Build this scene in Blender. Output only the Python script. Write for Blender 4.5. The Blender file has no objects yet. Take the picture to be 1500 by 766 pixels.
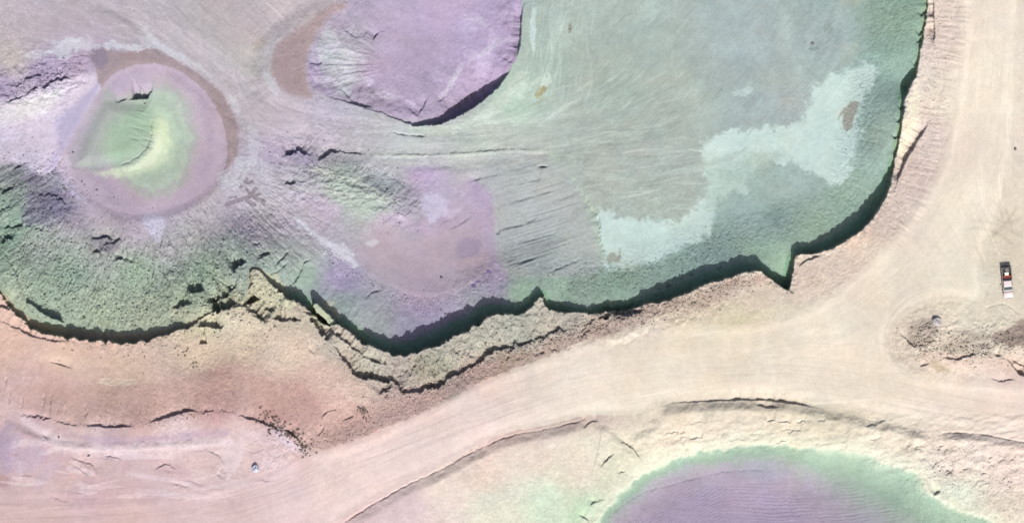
import bpy, math, random
import numpy as np

# ------------------------------------------------------------------ camera, light, exposure
scene = bpy.context.scene
PXM = 8.0                    # photograph pixels per metre on the ground
HCAM = 1500.0                # survey drone mosaic: seen from far above
SUN_ELEV = math.radians(50.0)
SH = np.array([-0.24, 0.97]); SH = SH / np.linalg.norm(SH)       # ground direction in which shadows fall

cam_d = bpy.data.cameras.new('camera')
cam = bpy.data.objects.new('camera', cam_d)
scene.collection.objects.link(cam)
cam.location = (0, 0, HCAM)
cam_d.sensor_width = 36.0
cam_d.lens = 36.0 * HCAM / (1500 / PXM)
cam_d.clip_start = 10.0
cam_d.clip_end = 6000.0
scene.camera = cam

world = bpy.data.worlds.new('World')
scene.world = world
world.use_nodes = True
wn = world.node_tree
for n in list(wn.nodes):
    wn.nodes.remove(n)
wo = wn.nodes.new('ShaderNodeOutputWorld')
bg = wn.nodes.new('ShaderNodeBackground')
sky = wn.nodes.new('ShaderNodeTexSky')
sky.sky_type = 'NISHITA'
sky.sun_disc = False
sky.sun_elevation = SUN_ELEV
sky.air_density = 0.6
sky.dust_density = 4.0
sky.ozone_density = 0.5
sky.sun_rotation = math.atan2(-SH[0], -SH[1])
bg.inputs['Strength'].default_value = 0.12
wn.links.new(sky.outputs[0], bg.inputs[0])
wn.links.new(bg.outputs[0], wo.inputs[0])

sun_d = bpy.data.lights.new('sun', 'SUN')
sun_d.energy = 4.6
sun_d.angle = math.radians(0.5)
sun_d.color = (1.0, 0.995, 0.955)
sun = bpy.data.objects.new('sun', sun_d)
scene.collection.objects.link(sun)
from mathutils import Vector, Matrix, noise as mnoise
trav = Vector((SH[0] * math.cos(SUN_ELEV), SH[1] * math.cos(SUN_ELEV), -math.sin(SUN_ELEV)))
sun.rotation_euler = trav.to_track_quat('-Z', 'Y').to_euler()

scene.view_settings.view_transform = 'Standard'
scene.view_settings.look = 'None'
scene.view_settings.exposure = 0.32
scene.view_settings.gamma = 1.0
scene.view_settings.use_curve_mapping = False
KLIT = 1.95                  # brightness of flat sunlit ground with base colour 1 (so soil base colours stay real)

# ------------------------------------------------------------------ grid in image pixels
f4 = np.float32
def axis(lo, hi, step, far_lo, far_hi):
    core = np.arange(lo, hi + step * .5, step)
    def grow(d):
        out, s, x = [], step, 0.0
        while x < d:
            s *= 1.16; x += s; out.append(x)
        return np.array(out)
    return np.concatenate([(lo - grow(far_lo))[::-1], core, hi + grow(far_hi)]).astype(f4)
STEP = 0.95
xs = axis(-14, 1514, STEP, 7000, 7000)
ys = axis(-14, 780, STEP, 7000, 7000)
X, Y = np.meshgrid(xs, ys)
NY, NX = X.shape
CX0, CX1, CY0, CY1, CS = -220.0, 1720.0, -320.0, 1000.0, 4.0
cxs = np.arange(CX0, CX1 + 1, CS).astype(f4)
cys = np.arange(CY0, CY1 + 1, CS).astype(f4)
CXg, CYg = np.meshgrid(cxs, cys)
_ux = np.clip((xs - CX0) / CS, 0, len(cxs) - 1.001); _ix = _ux.astype(int); _fx = (_ux - _ix).astype(f4)
_uy = np.clip((ys - CY0) / CS, 0, len(cys) - 1.001); _iy = _uy.astype(int); _fy = (_uy - _iy).astype(f4)
def up(A):
    R = A[:, _ix] * (1 - _fx) + A[:, _ix + 1] * _fx
    return (R[_iy] * (1 - _fy)[:, None] + R[_iy + 1] * _fy[:, None]).astype(f4)

def vnoise(x, y, seed=0):
    xi = np.floor(x); yi = np.floor(y)
    fx = (x - xi).astype(f4); fy = (y - yi).astype(f4)
    xi = xi.astype(np.int64); yi = yi.astype(np.int64)
    fx = fx * fx * (3 - 2 * fx); fy = fy * fy * (3 - 2 * fy)
    def h(a, b):
        n = (a * 374761393 + b * 668265263 + seed * 2147483647 + 12345) & 0xffffffff
        n = ((n ^ (n >> 13)) * 1274126177) & 0xffffffff
        n = ((n ^ (n >> 16)) * 2246822519) & 0xffffffff
        return ((n ^ (n >> 15)) & 0xffff).astype(f4) * f4(2 / 65535.) - 1
    a = h(xi, yi); b = h(xi + 1, yi); c = h(xi, yi + 1); d = h(xi + 1, yi + 1)
    return (a + (b - a) * fx) * (1 - fy) + (c + (d - c) * fx) * fy

def fbm(x, y, octv=4, seed=0, gain=.55):
    t = 0; a = 1.0; n = 0.0
    for o in range(octv):
        t = t + a * vnoise(x, y, seed + o * 17)
        n += a * a
        a *= gain
        x, y = x * 1.93 * .95 + y * .6, y * 1.93 * .95 - x * .6
    return (t / math.sqrt(n)).astype(f4)

def aniso(x, y, seed=0, octv=3, gain=.6):
    """streaks: the octaves are not rotated"""
    t = 0; a = 1.0; n = 0
    for o in range(octv):
        t = t + a * vnoise(x, y, seed + o * 31); n += a * a
        a *= gain; x = x * 2.07 + 3.1; y = y * 1.7 + 5.3
    return (t / math.sqrt(n)).astype(f4)

def sm(a, b, x):
    t = np.clip((x - a) / (b - a), 0, 1)
    return t * t * (3 - 2 * t)

def catmull(pts, n=5, closed=False):
    P = np.array(pts, float)
    out = []
    m = len(P)
    rng = range(m if closed else m - 1)
    for i in rng:
        if closed:
            a, b, c, d = P[(i - 1) % m], P[i], P[(i + 1) % m], P[(i + 2) % m]
        else:
            a, b, c, d = P[max(i - 1, 0)], P[i], P[i + 1], P[min(i + 2, m - 1)]
        for k in range(n):
            t = k / n
            out.append(.5 * ((2 * b) + (-a + c) * t + (2 * a - 5 * b + 4 * c - d) * t * t + (-a + 3 * b - 3 * c + d) * t ** 3))
    if not closed:
        out.append(P[-1])
    return np.array(out)

def segdist(px, py, P, closed=False, inside=False):
    """distance, arc length, side of points to a polyline"""
    n = len(P)
    Q = np.vstack([P, P[:1]]) if closed else P
    best = np.full(px.shape, 1e9, f4); bs = np.zeros(px.shape, f4); side = np.ones(px.shape, f4)
    ins = np.zeros(px.shape, bool)
    acc = 0.0
    for i in range(len(Q) - 1):
        ax, ay = Q[i]; bx, by = Q[i + 1]
        dx, dy = bx - ax, by - ay
        L2 = dx * dx + dy * dy
        if L2 < 1e-9:
            continue
        L = math.sqrt(L2)
        vx = px - f4(ax); vy = py - f4(ay)
        t = np.clip((vx * f4(dx) + vy * f4(dy)) / f4(L2), 0, 1)
        ex = vx - t * f4(dx); ey = vy - t * f4(dy)
        dd = ex * ex + ey * ey
        m = dd < best
        best = np.where(m, dd, best)
        bs = np.where(m, acc + t * f4(L), bs)
        if inside:
            if dy != 0:
                c = ((ay > py) != (by > py)) & (px < (py - ay) * dx / dy + ax)
                ins ^= c
        else:
            side = np.where(m, -np.sign(f4(dx) * vy - f4(dy) * vx), side)
        acc += L
    d = np.sqrt(best)
    if inside:
        return np.where(ins, d, -d), bs, acc
    return np.where(side == 0, 1, side) * d, bs, acc

def poly(pts, n=5):
    """signed distance (positive inside) of a closed outline, on the whole grid"""
    P = catmull(pts, n, True)
    d, s, L = segdist(CXg, CYg, P, True, True)
    return up(d), up(s), L

class Sub:
    """a rectangular window of the grid"""
    def __init__(self, pts, pad):
        P = np.array(pts, float)
        self.i0 = np.searchsorted(xs, P[:, 0].min() - pad); self.i1 = max(np.searchsorted(xs, P[:, 0].max() + pad), self.i0 + 1)
        self.j0 = np.searchsorted(ys, P[:, 1].min() - pad); self.j1 = max(np.searchsorted(ys, P[:, 1].max() + pad), self.j0 + 1)
        self.sl = (slice(self.j0, self.j1), slice(self.i0, self.i1))
        self.X = X[self.sl]; self.Y = Y[self.sl]

def line(pts, pad, n=4):
    sub = Sub(pts, pad)
    P = catmull(pts, n)
    if sub.X.size * len(P) < 9e6:
        d, s, L = segdist(sub.X, sub.Y, P)
    else:
        d, s, L = segdist(CXg, CYg, P)
        d = up(d)[sub.sl]; s = up(s)[sub.sl]
    return sub, d, s, L

def ctrl_along(pts, vals, n=4):
    P = catmull(pts, n)
    acc = np.concatenate([[0], np.cumsum(np.hypot(*(P[1:] - P[:-1]).T))])
    return acc[::n][:len(pts)], np.array(vals, float)

def idw(P, power=3.0, soft=12.0):
    """smooth field through scattered samples (x, y, values...) -> list of grids"""
    P = np.array(P, float)
    W = 0; V = [0] * (P.shape[1] - 2)
    for p in P:
        w = ((CXg - p[0]) ** 2 + (CYg - p[1]) ** 2 + soft * soft) ** (-power / 2)
        W = W + w
        for k in range(len(V)):
            V[k] = V[k] + w * p[2 + k]
    return [up((v / W).astype(f4)) for v in V]

# shared noises
N1 = fbm(X / 60, Y / 60, 4, 1)
N2 = fbm(X / 18, Y / 18, 4, 2)
N3 = fbm(X / 6, Y / 6, 3, 3)
N4 = fbm(X / 2.6, Y / 2.6, 2, 4)
NW = fbm(X / 30 + 9, Y / 30 + 3, 4, 5)

# ------------------------------------------------------------------ the pit rim
# x, y of the brink, length of the cliff's shadow in pixels
RIM = [(-190, 300, 8), (-100, 380, 8), (-40, 410, 8), (0, 432, 8), (14, 450, 11), (35, 471, 15), (53, 483, 19), (88, 493, 22), (115, 496, 21), (141, 498, 19), (190, 501, 21),
       (225, 496, 17), (254, 487, 13), (278, 478, 9), (292, 468, 5), (312, 458, 3), (340, 450, 3), (360, 444, 3), (367, 425, 4), (366, 408, 4), (370, 392, 4),
       (388, 403, 9), (400, 414, 13), (413, 432, 20), (441, 447, 26), (460, 460, 26), (476, 477, 30), (489, 475, 22), (509, 483, 21), (532, 501, 26), (562, 514, 27), (585, 520, 30),
       (615, 514, 33), (649, 501, 36), (679, 486, 34), (702, 474, 34), (713, 464, 28), (732, 459, 24), (755, 459, 18), (770, 457, 20), (779, 448, 18), (787, 439, 17), (794, 434, 15), (797, 443, 15), (806, 452, 17), (822, 457, 18),
       (840, 458, 13), (866, 459, 11), (885, 457, 20), (912, 456, 21), (946, 445, 18), (972, 441, 27), (1003, 429, 27), (1033, 416, 26), (1063, 407, 23), (1094, 397, 23), (1113, 397, 19),
       (1124, 405, 18), (1147, 420, 24), (1156, 420, 26), (1161, 393, 20), (1166, 374, 17), (1185, 371, 20), (1209, 367, 21), (1232, 355, 25), (1253, 342, 27), (1270, 328, 28), (1287, 304, 30),
       (1298, 284, 27), (1305, 262, 22), (1311, 230, 10), (1316, 205, 10), (1321, 172, 11), (1325, 148, 16), (1331, 128, 26), (1340, 113, 20), (1344, 95, 9), (1348, 70, 8), (1354, 40, 8), (1357, 10, 8),
       (1359, -20, 16), (1362, -80, 16), (1365, -150, 16), (1200, -290, 12), (600, -300, 10), (0, -295, 10), (-170, -280, 8), (-200, 0, 8)]
rim_xy = [(a, b) for a, b, c in RIM]
rim_d, rim_s, rim_L = poly(rim_xy, 4)
_P = catmull(rim_xy, 4, True)
_acc = np.concatenate([[0], np.cumsum(np.hypot(*(np.vstack([_P[1:], _P[:1]]) - _P).T))])
rim_len = np.interp(rim_s, np.append(_acc[:-1:4], _acc[-1]), [c for a, b, c in RIM] + [RIM[0][2]]).astype(f4)
_pc = catmull(rim_xy, 4, True); _d, _s, _ = segdist(CXg, CYg, _pc, True, True)
_rl = np.interp(_s, np.append(_acc[:-1:4], _acc[-1]), [c for a, b, c in RIM] + [RIM[0][2]])
for _ in range(24):
    _p = np.pad(_rl, 1, 'edge'); _rl = (_p[:-2, 1:-1] + _p[2:, 1:-1] + _p[1:-1, :-2] + _p[1:-1, 2:] + 2 * _p[1:-1, 1:-1]) / 6
rim_soft = up(_rl.astype(f4))
_w = sm(4, 16, np.abs(rim_d)); rim_len = rim_len * (1 - _w) + rim_soft * _w
M_PER = math.tan(SUN_ELEV) / PXM            # metres of drop per pixel of shadow
jagamp = sm(1000, 850, X) * .9 + .7
rim_j = rim_d + 2.2 * jagamp * fbm(X / 9, Y / 9, 4, 11) * sm(60, 0, np.abs(rim_d))
inpit = sm(-.7, .9, rim_j)

# ------------------------------------------------------------------ regional heights (metres)
ZLOW = [(0, 400, -2.5), (100, 440, -3.0), (0, 330, -5), (100, 360, -6), (200, 400, -5), (300, 390, -5), (250, 330, -7), (60, 250, -7), (400, 340, -6.5), (440, 380, -5), (500, 420, -6), (600, 460, -6.2),
        (600, 380, -7), (700, 350, -7), (760, 420, -4.6), (800, 370, -5.2), (850, 400, -5), (900, 400, -5), (1000, 370, -5.6), (1100, 350, -5.6), (1000, 200, -6), (1200, 200, -5.6), (1240, 290, -5.4), (1290, 100, -5.3), (1330, 30, -4.6), (1000, 50, -6),
        (800, 100, -6), (800, 300, -5.9), (600, 210, -6.5), (400, 160, -6.8), (300, 60, -6.8), (100, 60, -6.8), (0, 100, -7), (40, 190, -8.2), (600, 60, -7.8), (520, 110, -7.6), (200, 200, -7.6),
        (0, -100, -6), (700, -100, -7), (1300, -100, -5), (-150, 100, -6)]
zlow, = idw([(x, y, z if x > 520 else -2.4 + (z + 2.4) * (.62 if x < 430 else .8)) for x, y, z in ZLOW], 3.2, 45)
ZHI = [(0, 480, 0), (150, 530, -.1), (80, 575, .1), (200, 610, 1.0), (330, 590, .9), (430, 600, .9), (300, 500, -.4), (0, 640, .5), (200, 680, .8), (400, 700, .7), (560, 700, .4), (700, 640, .2), (620, 540, -.5),
       (800, 480, -.4), (1000, 500, 0), (1200, 500, 0), (1200, 400, -.2), (1440, 300, 0), (1440, 60, 0), (1370, 200, -.4), (1350, 60, -.4), (1400, 480, .4), (1400, 590, 0), (1100, 610, .5), (700, 730, .4), (850, 720, -.3),
       (1400, 670, .5), (1200, 630, .3), (1000, 760, -2.2), (1200, 740, -2.4), (900, 560, 0), (520, 610, .6), (600, 600, .4)]
zhi, = idw(ZHI, 3.5, 25)
zref = zhi * sm(40, -40, rim_d) + zlow * sm(-40, 40, rim_d)
brink = sm(0, 95, rim_d)
zpit = (-rim_len * M_PER + np.minimum(zhi, 0)) * (1 - brink) + zlow * brink
H = zhi * (1 - inpit) + zpit * inpit
# brink ragged in height: this is what makes the shadow's edge ragged
H += (1 - inpit) * sm(-14, 0, rim_d) * (.16 * fbm(rim_s / 9, rim_d / 20, 3, 21) + .12 * fbm(X / 4, Y / 4, 2, 22)) * np.clip(rim_len / 14, .3, 1.3)

# ------------------------------------------------------------------ soil colours (sRGB as the dry soil looks in full sun)
CHI = [(0, 500, 222, 190, 174), (100, 520, 226, 196, 178), (190, 545, 222, 196, 176), (170, 570, 214, 192, 172), (80, 580, 206, 180, 168), (200, 600, 202, 176, 168), (330, 555, 208, 184, 168),
       (320, 590, 196, 170, 162), (400, 600, 200, 172, 160), (350, 500, 226, 208, 186), (420, 520, 226, 206, 186), (300, 520, 220, 198, 176), (470, 555, 224, 200, 184), (440, 590, 202, 174, 162), (500, 590, 218, 192, 178),
       (520, 625, 206, 176, 166), (600, 595, 210, 184, 172), (700, 555, 208, 184, 172), (160, 640, 192, 170, 180), (60, 600, 222, 200, 200), (0, 590, 215, 195, 188), (0, 655, 200, 180, 192), (30, 665, 206, 184, 192), (8, 710, 204, 182, 184),
       (100, 660, 210, 190, 196), (100, 700, 216, 190, 192), (140, 640, 226, 208, 212), (260, 640, 230, 212, 218), (330, 690, 216, 196, 200), (230, 690, 214, 192, 198), (130, 720, 208, 184, 192), (60, 745, 214, 190, 192), (300, 740, 220, 198, 202), (200, 760, 218, 194, 196),
       (350, 640, 222, 204, 208), (400, 680, 226, 206, 212), (430, 740, 232, 212, 216), (550, 680, 234, 214, 212), (700, 625, 236, 217, 209), (480, 755, 228, 204, 202), (620, 660, 234, 214, 208), (850, 550, 236, 220, 206), (1000, 550, 235, 222, 204),
       (850, 520, 232, 216, 200), (1000, 490, 228, 214, 190), (1070, 460, 224, 212, 184), (1100, 430, 228, 212, 194), (1200, 480, 236, 224, 204), (1200, 560, 236, 221, 202), (1250, 390, 226, 206, 190), (1180, 400, 222, 202, 188), (1300, 400, 236, 222, 202), (1400, 300, 237, 226, 207),
       (1450, 100, 237, 224, 206), (1400, 150, 236, 222, 204), (1375, 60, 224, 206, 194), (1372, 200, 222, 203, 192), (1345, 260, 214, 193, 183), (1300, 320, 214, 194, 182), (1400, 420, 233, 223, 202), (1460, 350, 226, 214, 194), (1450, 470, 228, 216, 196),
       (1340, 500, 228, 212, 194), (1400, 600, 234, 214, 200), (1485, 590, 234, 208, 198), (1000, 620, 230, 216, 196), (1200, 625, 226, 214, 190), (1300, 670, 232, 220, 200), (600, 745, 226, 208, 208), (650, 720, 232, 216, 204), (720, 745, 226, 224, 206), (700, 690, 234, 214, 200), (860, 750, 196, 218, 188),
       (800, 740, 212, 224, 200), (850, 690, 230, 216, 198), (780, 660, 232, 214, 200), (900, 700, 226, 222, 198), (1400, 680, 236, 218, 204), (1400, 725, 222, 226, 206), (1480, 745, 230, 216, 198), (1480, 690, 236, 214, 202), (540, 530, 188, 184, 170), (600, 548, 184, 179, 166),
       (650, 525, 186, 184, 170), (700, 500, 188, 186, 172), (760, 478, 188, 185, 171), (830, 466, 190, 181, 169), (490, 500, 196, 188, 174), (900, 462, 200, 184, 170), (960, 452, 206, 186, 174), (1060, 425, 212, 192, 178), (300, 475, 206, 200, 172), (395, 435, 190, 188, 166), (330, 470, 214, 202, 182), (440, 470, 204, 192, 174)]
CLO = [(0, 460, 180, 184, 158), (20, 430, 172, 184, 160), (0, 390, 146, 172, 150), (30, 330, 140, 168, 154), (55, 285, 140, 138, 154), (70, 300, 140, 138, 156), (0, 300, 140, 162, 150), (20, 255, 150, 152, 156), (100, 320, 172, 158, 178), (100, 400, 150, 178, 158), (60, 420, 152, 176, 154), (150, 455, 172, 188, 160), (230, 470, 184, 190, 162),
       (200, 400, 148, 176, 154), (300, 400, 152, 180, 156), (260, 445, 166, 180, 152), (150, 370, 164, 164, 166), (250, 355, 170, 162, 178), (300, 320, 190, 174, 190), (200, 340, 192, 176, 192), (140, 300, 192, 176, 194), (60, 360, 158, 166, 164), (350, 375, 160, 176, 166), (330, 440, 184, 190, 162),
       (380, 340, 182, 165, 190), (420, 330, 184, 166, 194), (350, 315, 186, 170, 194), (420, 370, 160, 166, 172), (400, 385, 158, 176, 168), (440, 405, 162, 184, 172), (500, 445, 166, 178, 176), (550, 480, 170, 176, 180), (600, 480, 172, 166, 188), (500, 410, 180, 164, 198), (620, 445, 176, 160, 192), (660, 450, 176, 166, 190), (720, 415, 176, 164, 192), (700, 440, 170, 172, 184),
       (765, 430, 162, 186, 166), (620, 380, 184, 166, 182), (560, 330, 186, 168, 182), (650, 320, 184, 166, 190), (705, 280, 182, 164, 194), (705, 330, 184, 168, 190), (700, 380, 194, 174, 188), (800, 300, 174, 182, 184), (760, 330, 178, 180, 184), (850, 350, 170, 188, 180), (820, 250, 178, 192, 184), (760, 240, 190, 190, 188), (700, 245, 200, 200, 202), (560, 245, 198, 196, 206),
       (620, 255, 200, 178, 212), (500, 275, 176, 190, 180), (540, 300, 176, 190, 180), (450, 260, 184, 180, 196), (405, 215, 194, 176, 204), (420, 300, 186, 168, 194), (460, 320, 186, 168, 190), (590, 300, 176, 172, 186), (550, 270, 164, 170, 174), (460, 195, 190, 176, 200), (380, 175, 190, 176, 190), (340, 120, 190, 178, 190), (300, 50, 190, 179, 188), (200, 20, 188, 176, 190),
       (50, 50, 192, 177, 192), (100, 25, 190, 176, 190), (20, 85, 202, 188, 190), (430, 20, 192, 180, 186), (370, 40, 190, 178, 184), (360, 90, 196, 188, 192), (600, 212, 186, 188, 192), (700, 212, 184, 194, 188), (760, 150, 184, 204, 190), (850, 215, 174, 188, 178), (800, 80, 174, 194, 182), (900, 60, 172, 190, 180), (900, 140, 170, 188, 176), (1000, 150, 172, 187, 176), (1100, 60, 172, 190, 184), (1100, 150, 168, 186, 178),
       (1220, 60, 164, 184, 178), (1160, 160, 172, 186, 178), (1000, 250, 174, 188, 180), (950, 300, 176, 192, 182), (1090, 300, 160, 184, 176), (1130, 320, 160, 184, 170), (1180, 270, 166, 190, 180), (1120, 370, 164, 192, 170), (1250, 200, 154, 182, 170), (1300, 80, 152, 182, 162), (1270, 100, 156, 184, 172), (1290, 200, 162, 186, 168), (1240, 290, 160, 188, 166), (1320, 30, 150, 180, 156), (1200, 330, 166, 192, 166), (1050, 370, 150, 178, 166),
       (900, 420, 152, 180, 162), (820, 425, 158, 184, 164), (980, 390, 152, 180, 168), (1145, 385, 166, 196, 170), (840, 390, 168, 188, 176), (870, 260, 178, 190, 180), (60, 105, 172, 156, 186), (0, 130, 170, 156, 186), (110, 95, 178, 160, 186), (60, 165, 216, 208, 222), (115, 140, 216, 204, 222), (20, 190, 214, 204, 222), (80, 215, 208, 194, 224), (30, 230, 206, 192, 218)]
def warm(P):
    out = []
    for (x, y, r, g, b) in P:
        r, g, b = r * .98, g * .98, b * .985
        if 250 < x < 460 and 540 < y < 620: r, g, b = r - 14, g - 24, b - 17          # brown slope
        elif x < 250 and 560 < y < 625: r, g, b = r - 4, g - 10, b - 6
        elif x < 640 and y > 625: r, g, b = r - 1, g - 4, b - (9 if x < 450 else 4)
        elif 450 < x < 760 and 540 < y < 630: r, g, b = r - 3, g - 8, b - 5
        if x > 700: r, g, b = r + 1, g + 3, b + 3
        out.append((x, y, r, g, b))
    return out
def cool(P):
    out = []
    for (x, y, r, g, b) in P:
        r, g, b = r * .97, g * .98, b * .97
        if y < 240 and x < 480 and b > 182 and r < 200: r, g, b = r - 3, g + 0, b - 4   # greyer haul track
        if x > 780: r, g, b = r + 2, g - 3, b + (5 if x > 1000 else 1)
        out.append((x, y, r, g, b))
    return out
chi = idw(warm(CHI), 3.2, 14); clo = idw(cool(CLO), 3.2, 14)
cmix = sm(-3, 3, rim_j)
COL = [a * (1 - cmix) + b * cmix for a, b in zip(chi, clo)]

def tint(mask, rgb, sl=None):
    for k in range(3):
        if sl is None:
            COL[k] = COL[k] * (1 - mask) + rgb[k] * mask
        else:
            COL[k][sl] = COL[k][sl] * (1 - mask) + rgb[k] * mask
def gain(g, sl=None):
    for k in range(3):
        if sl is None: COL[k] = COL[k] * g
        else: COL[k][sl] = COL[k][sl] * g

def patch(pts, rgb, alpha=1.0, soft=3.0, jag=4.0, scale=14.0, seed=50, grow=0.0):
    sub = Sub(pts, soft + jag * 2 + 6)
    P = catmull(pts, 4, True)
    d, s, L = segdist(sub.X, sub.Y, P, True, True)
    d = d + grow + jag * (.8 * fbm(sub.X / scale, sub.Y / scale, 4, seed) + .45 * fbm(sub.X / 3.5, sub.Y / 3.5, 3, seed + 1))
    m = alpha * sm(-soft, soft, d)
    tint(m, rgb, sub.sl)
    return sub, m
def blob(x, y, rx, ry, rgb, alpha=1.0, ang=0, jag=.25, seed=60, hard=.22):
    R = max(rx, ry) * 1.6
    sub = Sub([(x, y)], R)
    a = math.radians(ang); u = (sub.X - x) * math.cos(a) + (sub.Y - y) * math.sin(a); v = -(sub.X - x) * math.sin(a) + (sub.Y - y) * math.cos(a)
    q = np.sqrt((u / rx) ** 2 + (v / ry) ** 2) + jag * (.8 * fbm(u / (rx * .45 + 2), v / (ry * .45 + 2), 4, seed) + .5 * fbm(u / 5, v / 2.6, 3, seed + 1))
    m = alpha * sm(1 + hard, 1 - hard, q)
    tint(m, rgb, sub.sl); return sub, m

# relief tools
def step(pts, L, F=16, jag=1.2, sc=6.0, seed=70, edge=.8, vary=.45, tap=None):
    """a scarp: ground on the left of the direction of travel drops by the height whose shadow is L pixels, then recovers over F pixels"""
    sub, d, s, Lt = line(pts, F * 3.2 + 10 + float(np.max(L)))
    if np.isscalar(L):
        Ls = L
    else:
        a, v = ctrl_along(pts, L); Ls = np.interp(s, a, v)
    d = d + jag * fbm(sub.X / sc, sub.Y / sc, 4, seed)
    if tap is None: tap = max(8, Lt * .3)
    t = sm(0, tap, s) * sm(0, tap, Lt - s)
    drop = Ls * M_PER * t * np.clip(1 + vary * fbm(s / 8, s * 0 + seed, 3, seed + 3), .15, 2)
    H[sub.sl] -= drop * sm(-edge * .6, edge, d) * np.exp(-np.maximum(d - .8 * Ls, 0) / F)
def ramp(pts, rise, w, F=80, jag=1.5, seed=80, vary=.3, sc=9):
    """ground on the right of travel climbs by rise over w pixels, then falls back slowly"""
    sub, d, s, Lt = line(pts, F * 2.6 + w)
    d = -d + jag * fbm(sub.X / sc, sub.Y / sc, 4, seed)
    t = sm(0, 30, s) * sm(0, 30, Lt - s)
    H[sub.sl] += rise * t * (1 + vary * fbm(s / 20, s * 0, 3, seed + 5)) * sm(0, w, d) * np.exp(-np.maximum(d - w, 0) / F)
def groove(pts, depth, w=1.2, jag=1.2, seed=90, sc=7, vary=.6):
    sub, d, s, Lt = line(pts, 8 + w * 3)
    d = d + jag * fbm(sub.X / sc, sub.Y / sc, 3, seed)
    t = sm(0, 10, s) * sm(0, 10, Lt - s) * np.clip(1 + vary * fbm(s / 9, s * 0, 3, seed + 7), 0, 2)
    H[sub.sl] -= depth * t * np.exp(-(d / w) ** 2)
def block(pts, z, jag=1.5, seed=100, tilt=(0, 0), soft=.9):
    """a slab of rock standing at height z"""
    sub = Sub(pts, 10)
    P = catmull(pts, 3, True)
    d, s, L = segdist(sub.X, sub.Y, P, True, True)
    d = d + jag * fbm(sub.X / 5, sub.Y / 5, 4, seed)
    m = sm(-soft, soft, d)
    cx, cy = np.mean(P, 0)
    zz = z + tilt[0] * (sub.X - cx) + tilt[1] * (sub.Y - cy) + .1 * fbm(sub.X / 6, sub.Y / 6, 3, seed + 1)
    H[sub.sl] = H[sub.sl] * (1 - m) + np.maximum(H[sub.sl], zz) * m
def streaks(pts, width, amp, seed, hamp=.012, fine=2.4, long=90, soft=18):
    """wheel marks that follow a haul road"""
    sub, d, s, Lt = line(pts, width + soft * 2)
    m = sm(width + soft, width - soft * .3, np.abs(d)) * sm(0, 30, s) * sm(0, 30, Lt - s)
    wob = d + 2.5 * fbm(s / 120, s * 0, 2, seed + 2)
    n = aniso(wob / fine, s / long, seed, 2) * .6 + aniso(wob / (fine * 3.6), s / (long * 2), seed + 9, 3) * .8
    k_ = np.where(rim_d[sub.sl] < 0, .55, .9)
    gain(1 + amp * k_ * n * m, sub.sl)
    H[sub.sl] += hamp * .5 * m * aniso(wob / (fine * 1.2), s / long, seed + 5, 2)
    return sub, d, s, m

# ------------------------------------------------------------------ roughness: where loose broken ground lies
ROUGH = [(50, 280, .9), (20, 340, 1), (100, 380, 1), (200, 400, 1), (300, 400, 1), (260, 440, 1), (150, 460, 1), (330, 440, 1), (400, 440, .9), (200, 320, .35), (150, 300, .35), (330, 310, .5), (380, 340, .9), (440, 370, .55), (460, 410, .35), (550, 450, .35), (600, 440, .4), (620, 470, .3), (700, 420, .55),
         (620, 370, .12), (560, 400, .25), (700, 350, .18), (640, 310, .15), (500, 280, .6), (580, 290, .6), (440, 240, .8), (620, 250, .4), (800, 300, .22), (850, 370, .3), (800, 425, .45), (900, 410, .45), (1000, 380, .55), (1100, 350, .45), (1070, 290, .4), (1180, 300, .3), (1260, 200, .45), (1250, 260, .45), (1300, 100, .4), (1240, 120, .3),
         (1000, 200, .12), (900, 80, .12), (1100, 60, .12), (800, 150, .15), (600, 60, .18), (500, 120, .5), (560, 150, .45), (700, 130, .35), (300, 50, .18), (100, 50, .15), (200, 130, .12), (60, 120, .9), (60, 200, .35), (120, 200, .5), (370, 230, .4), (340, 280, .4), (600, 210, .15), (400, 160, .15),
         (100, 520, .15), (200, 560, .35), (250, 600, .5), (330, 520, .5), (380, 480, .6), (420, 530, .4), (430, 600, .35), (430, 640, .8), (520, 610, .6), (600, 590, .9), (560, 560, .8), (700, 560, 1), (620, 530, .9), (700, 500, .8), (800, 470, .9), (900, 460, .9), (1000, 430, .7), (900, 490, .5), (1070, 450, .35), (1060, 480, .3), (1200, 400, .6), (1300, 310, .7), (1360, 220, .5),
         (1360, 60, .6), (1330, 200, .5), (1440, 60, .04), (1440, 200, .05), (1400, 300, .06), (1200, 480, .12), (1200, 560, .06), (1000, 550, .05), (800, 600, .04), (600, 680, .04), (450, 740, .05), (100, 660, .2), (200, 700, .12), (60, 745, .06), (330, 660, .2), (700, 720, .3), (850, 680, .4), (950, 640, .4), (1100, 625, .4), (1300, 640, .4), (1400, 680, .7), (1480, 700, .7), (1480, 610, .08), (1360, 490, .6), (1440, 510, .4), (1450, 400, .25), (1480, 300, .15), (1050, 720, .1), (1250, 720, .15)]
rough, = idw(ROUGH, 3.5, 12)
ROAD = [(-60, 742), (120, 736), (260, 724), (340, 706), (400, 688), (440, 664), (480, 656), (520, 644), (560, 628), (600, 611), (640, 592), (680, 571), (720, 553), (760, 538), (800, 522), (845, 505), (890, 490), (950, 476), (1040, 476), (1120, 470), (1200, 442),
        (1262, 392), (1310, 345), (1350, 290), (1378, 240), (1392, 180), (1402, 110), (1408, 40), (1410, -60), (1492, -60), (1490, 120), (1486, 220), (1470, 300), (1440, 380), (1440, 440), (1380, 440), (1330, 460), (1305, 490), (1312, 525), (1345, 548), (1420, 558), (1560, 574), (1560, 640), (1490, 640), (1380, 628),
        (1330, 618), (1250, 602), (1190, 590), (1130, 583), (980, 586), (940, 606), (860, 608), (800, 622), (745, 632), (700, 652), (650, 680), (600, 702), (550, 730), (500, 760), (460, 800), (-60, 820)]
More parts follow.
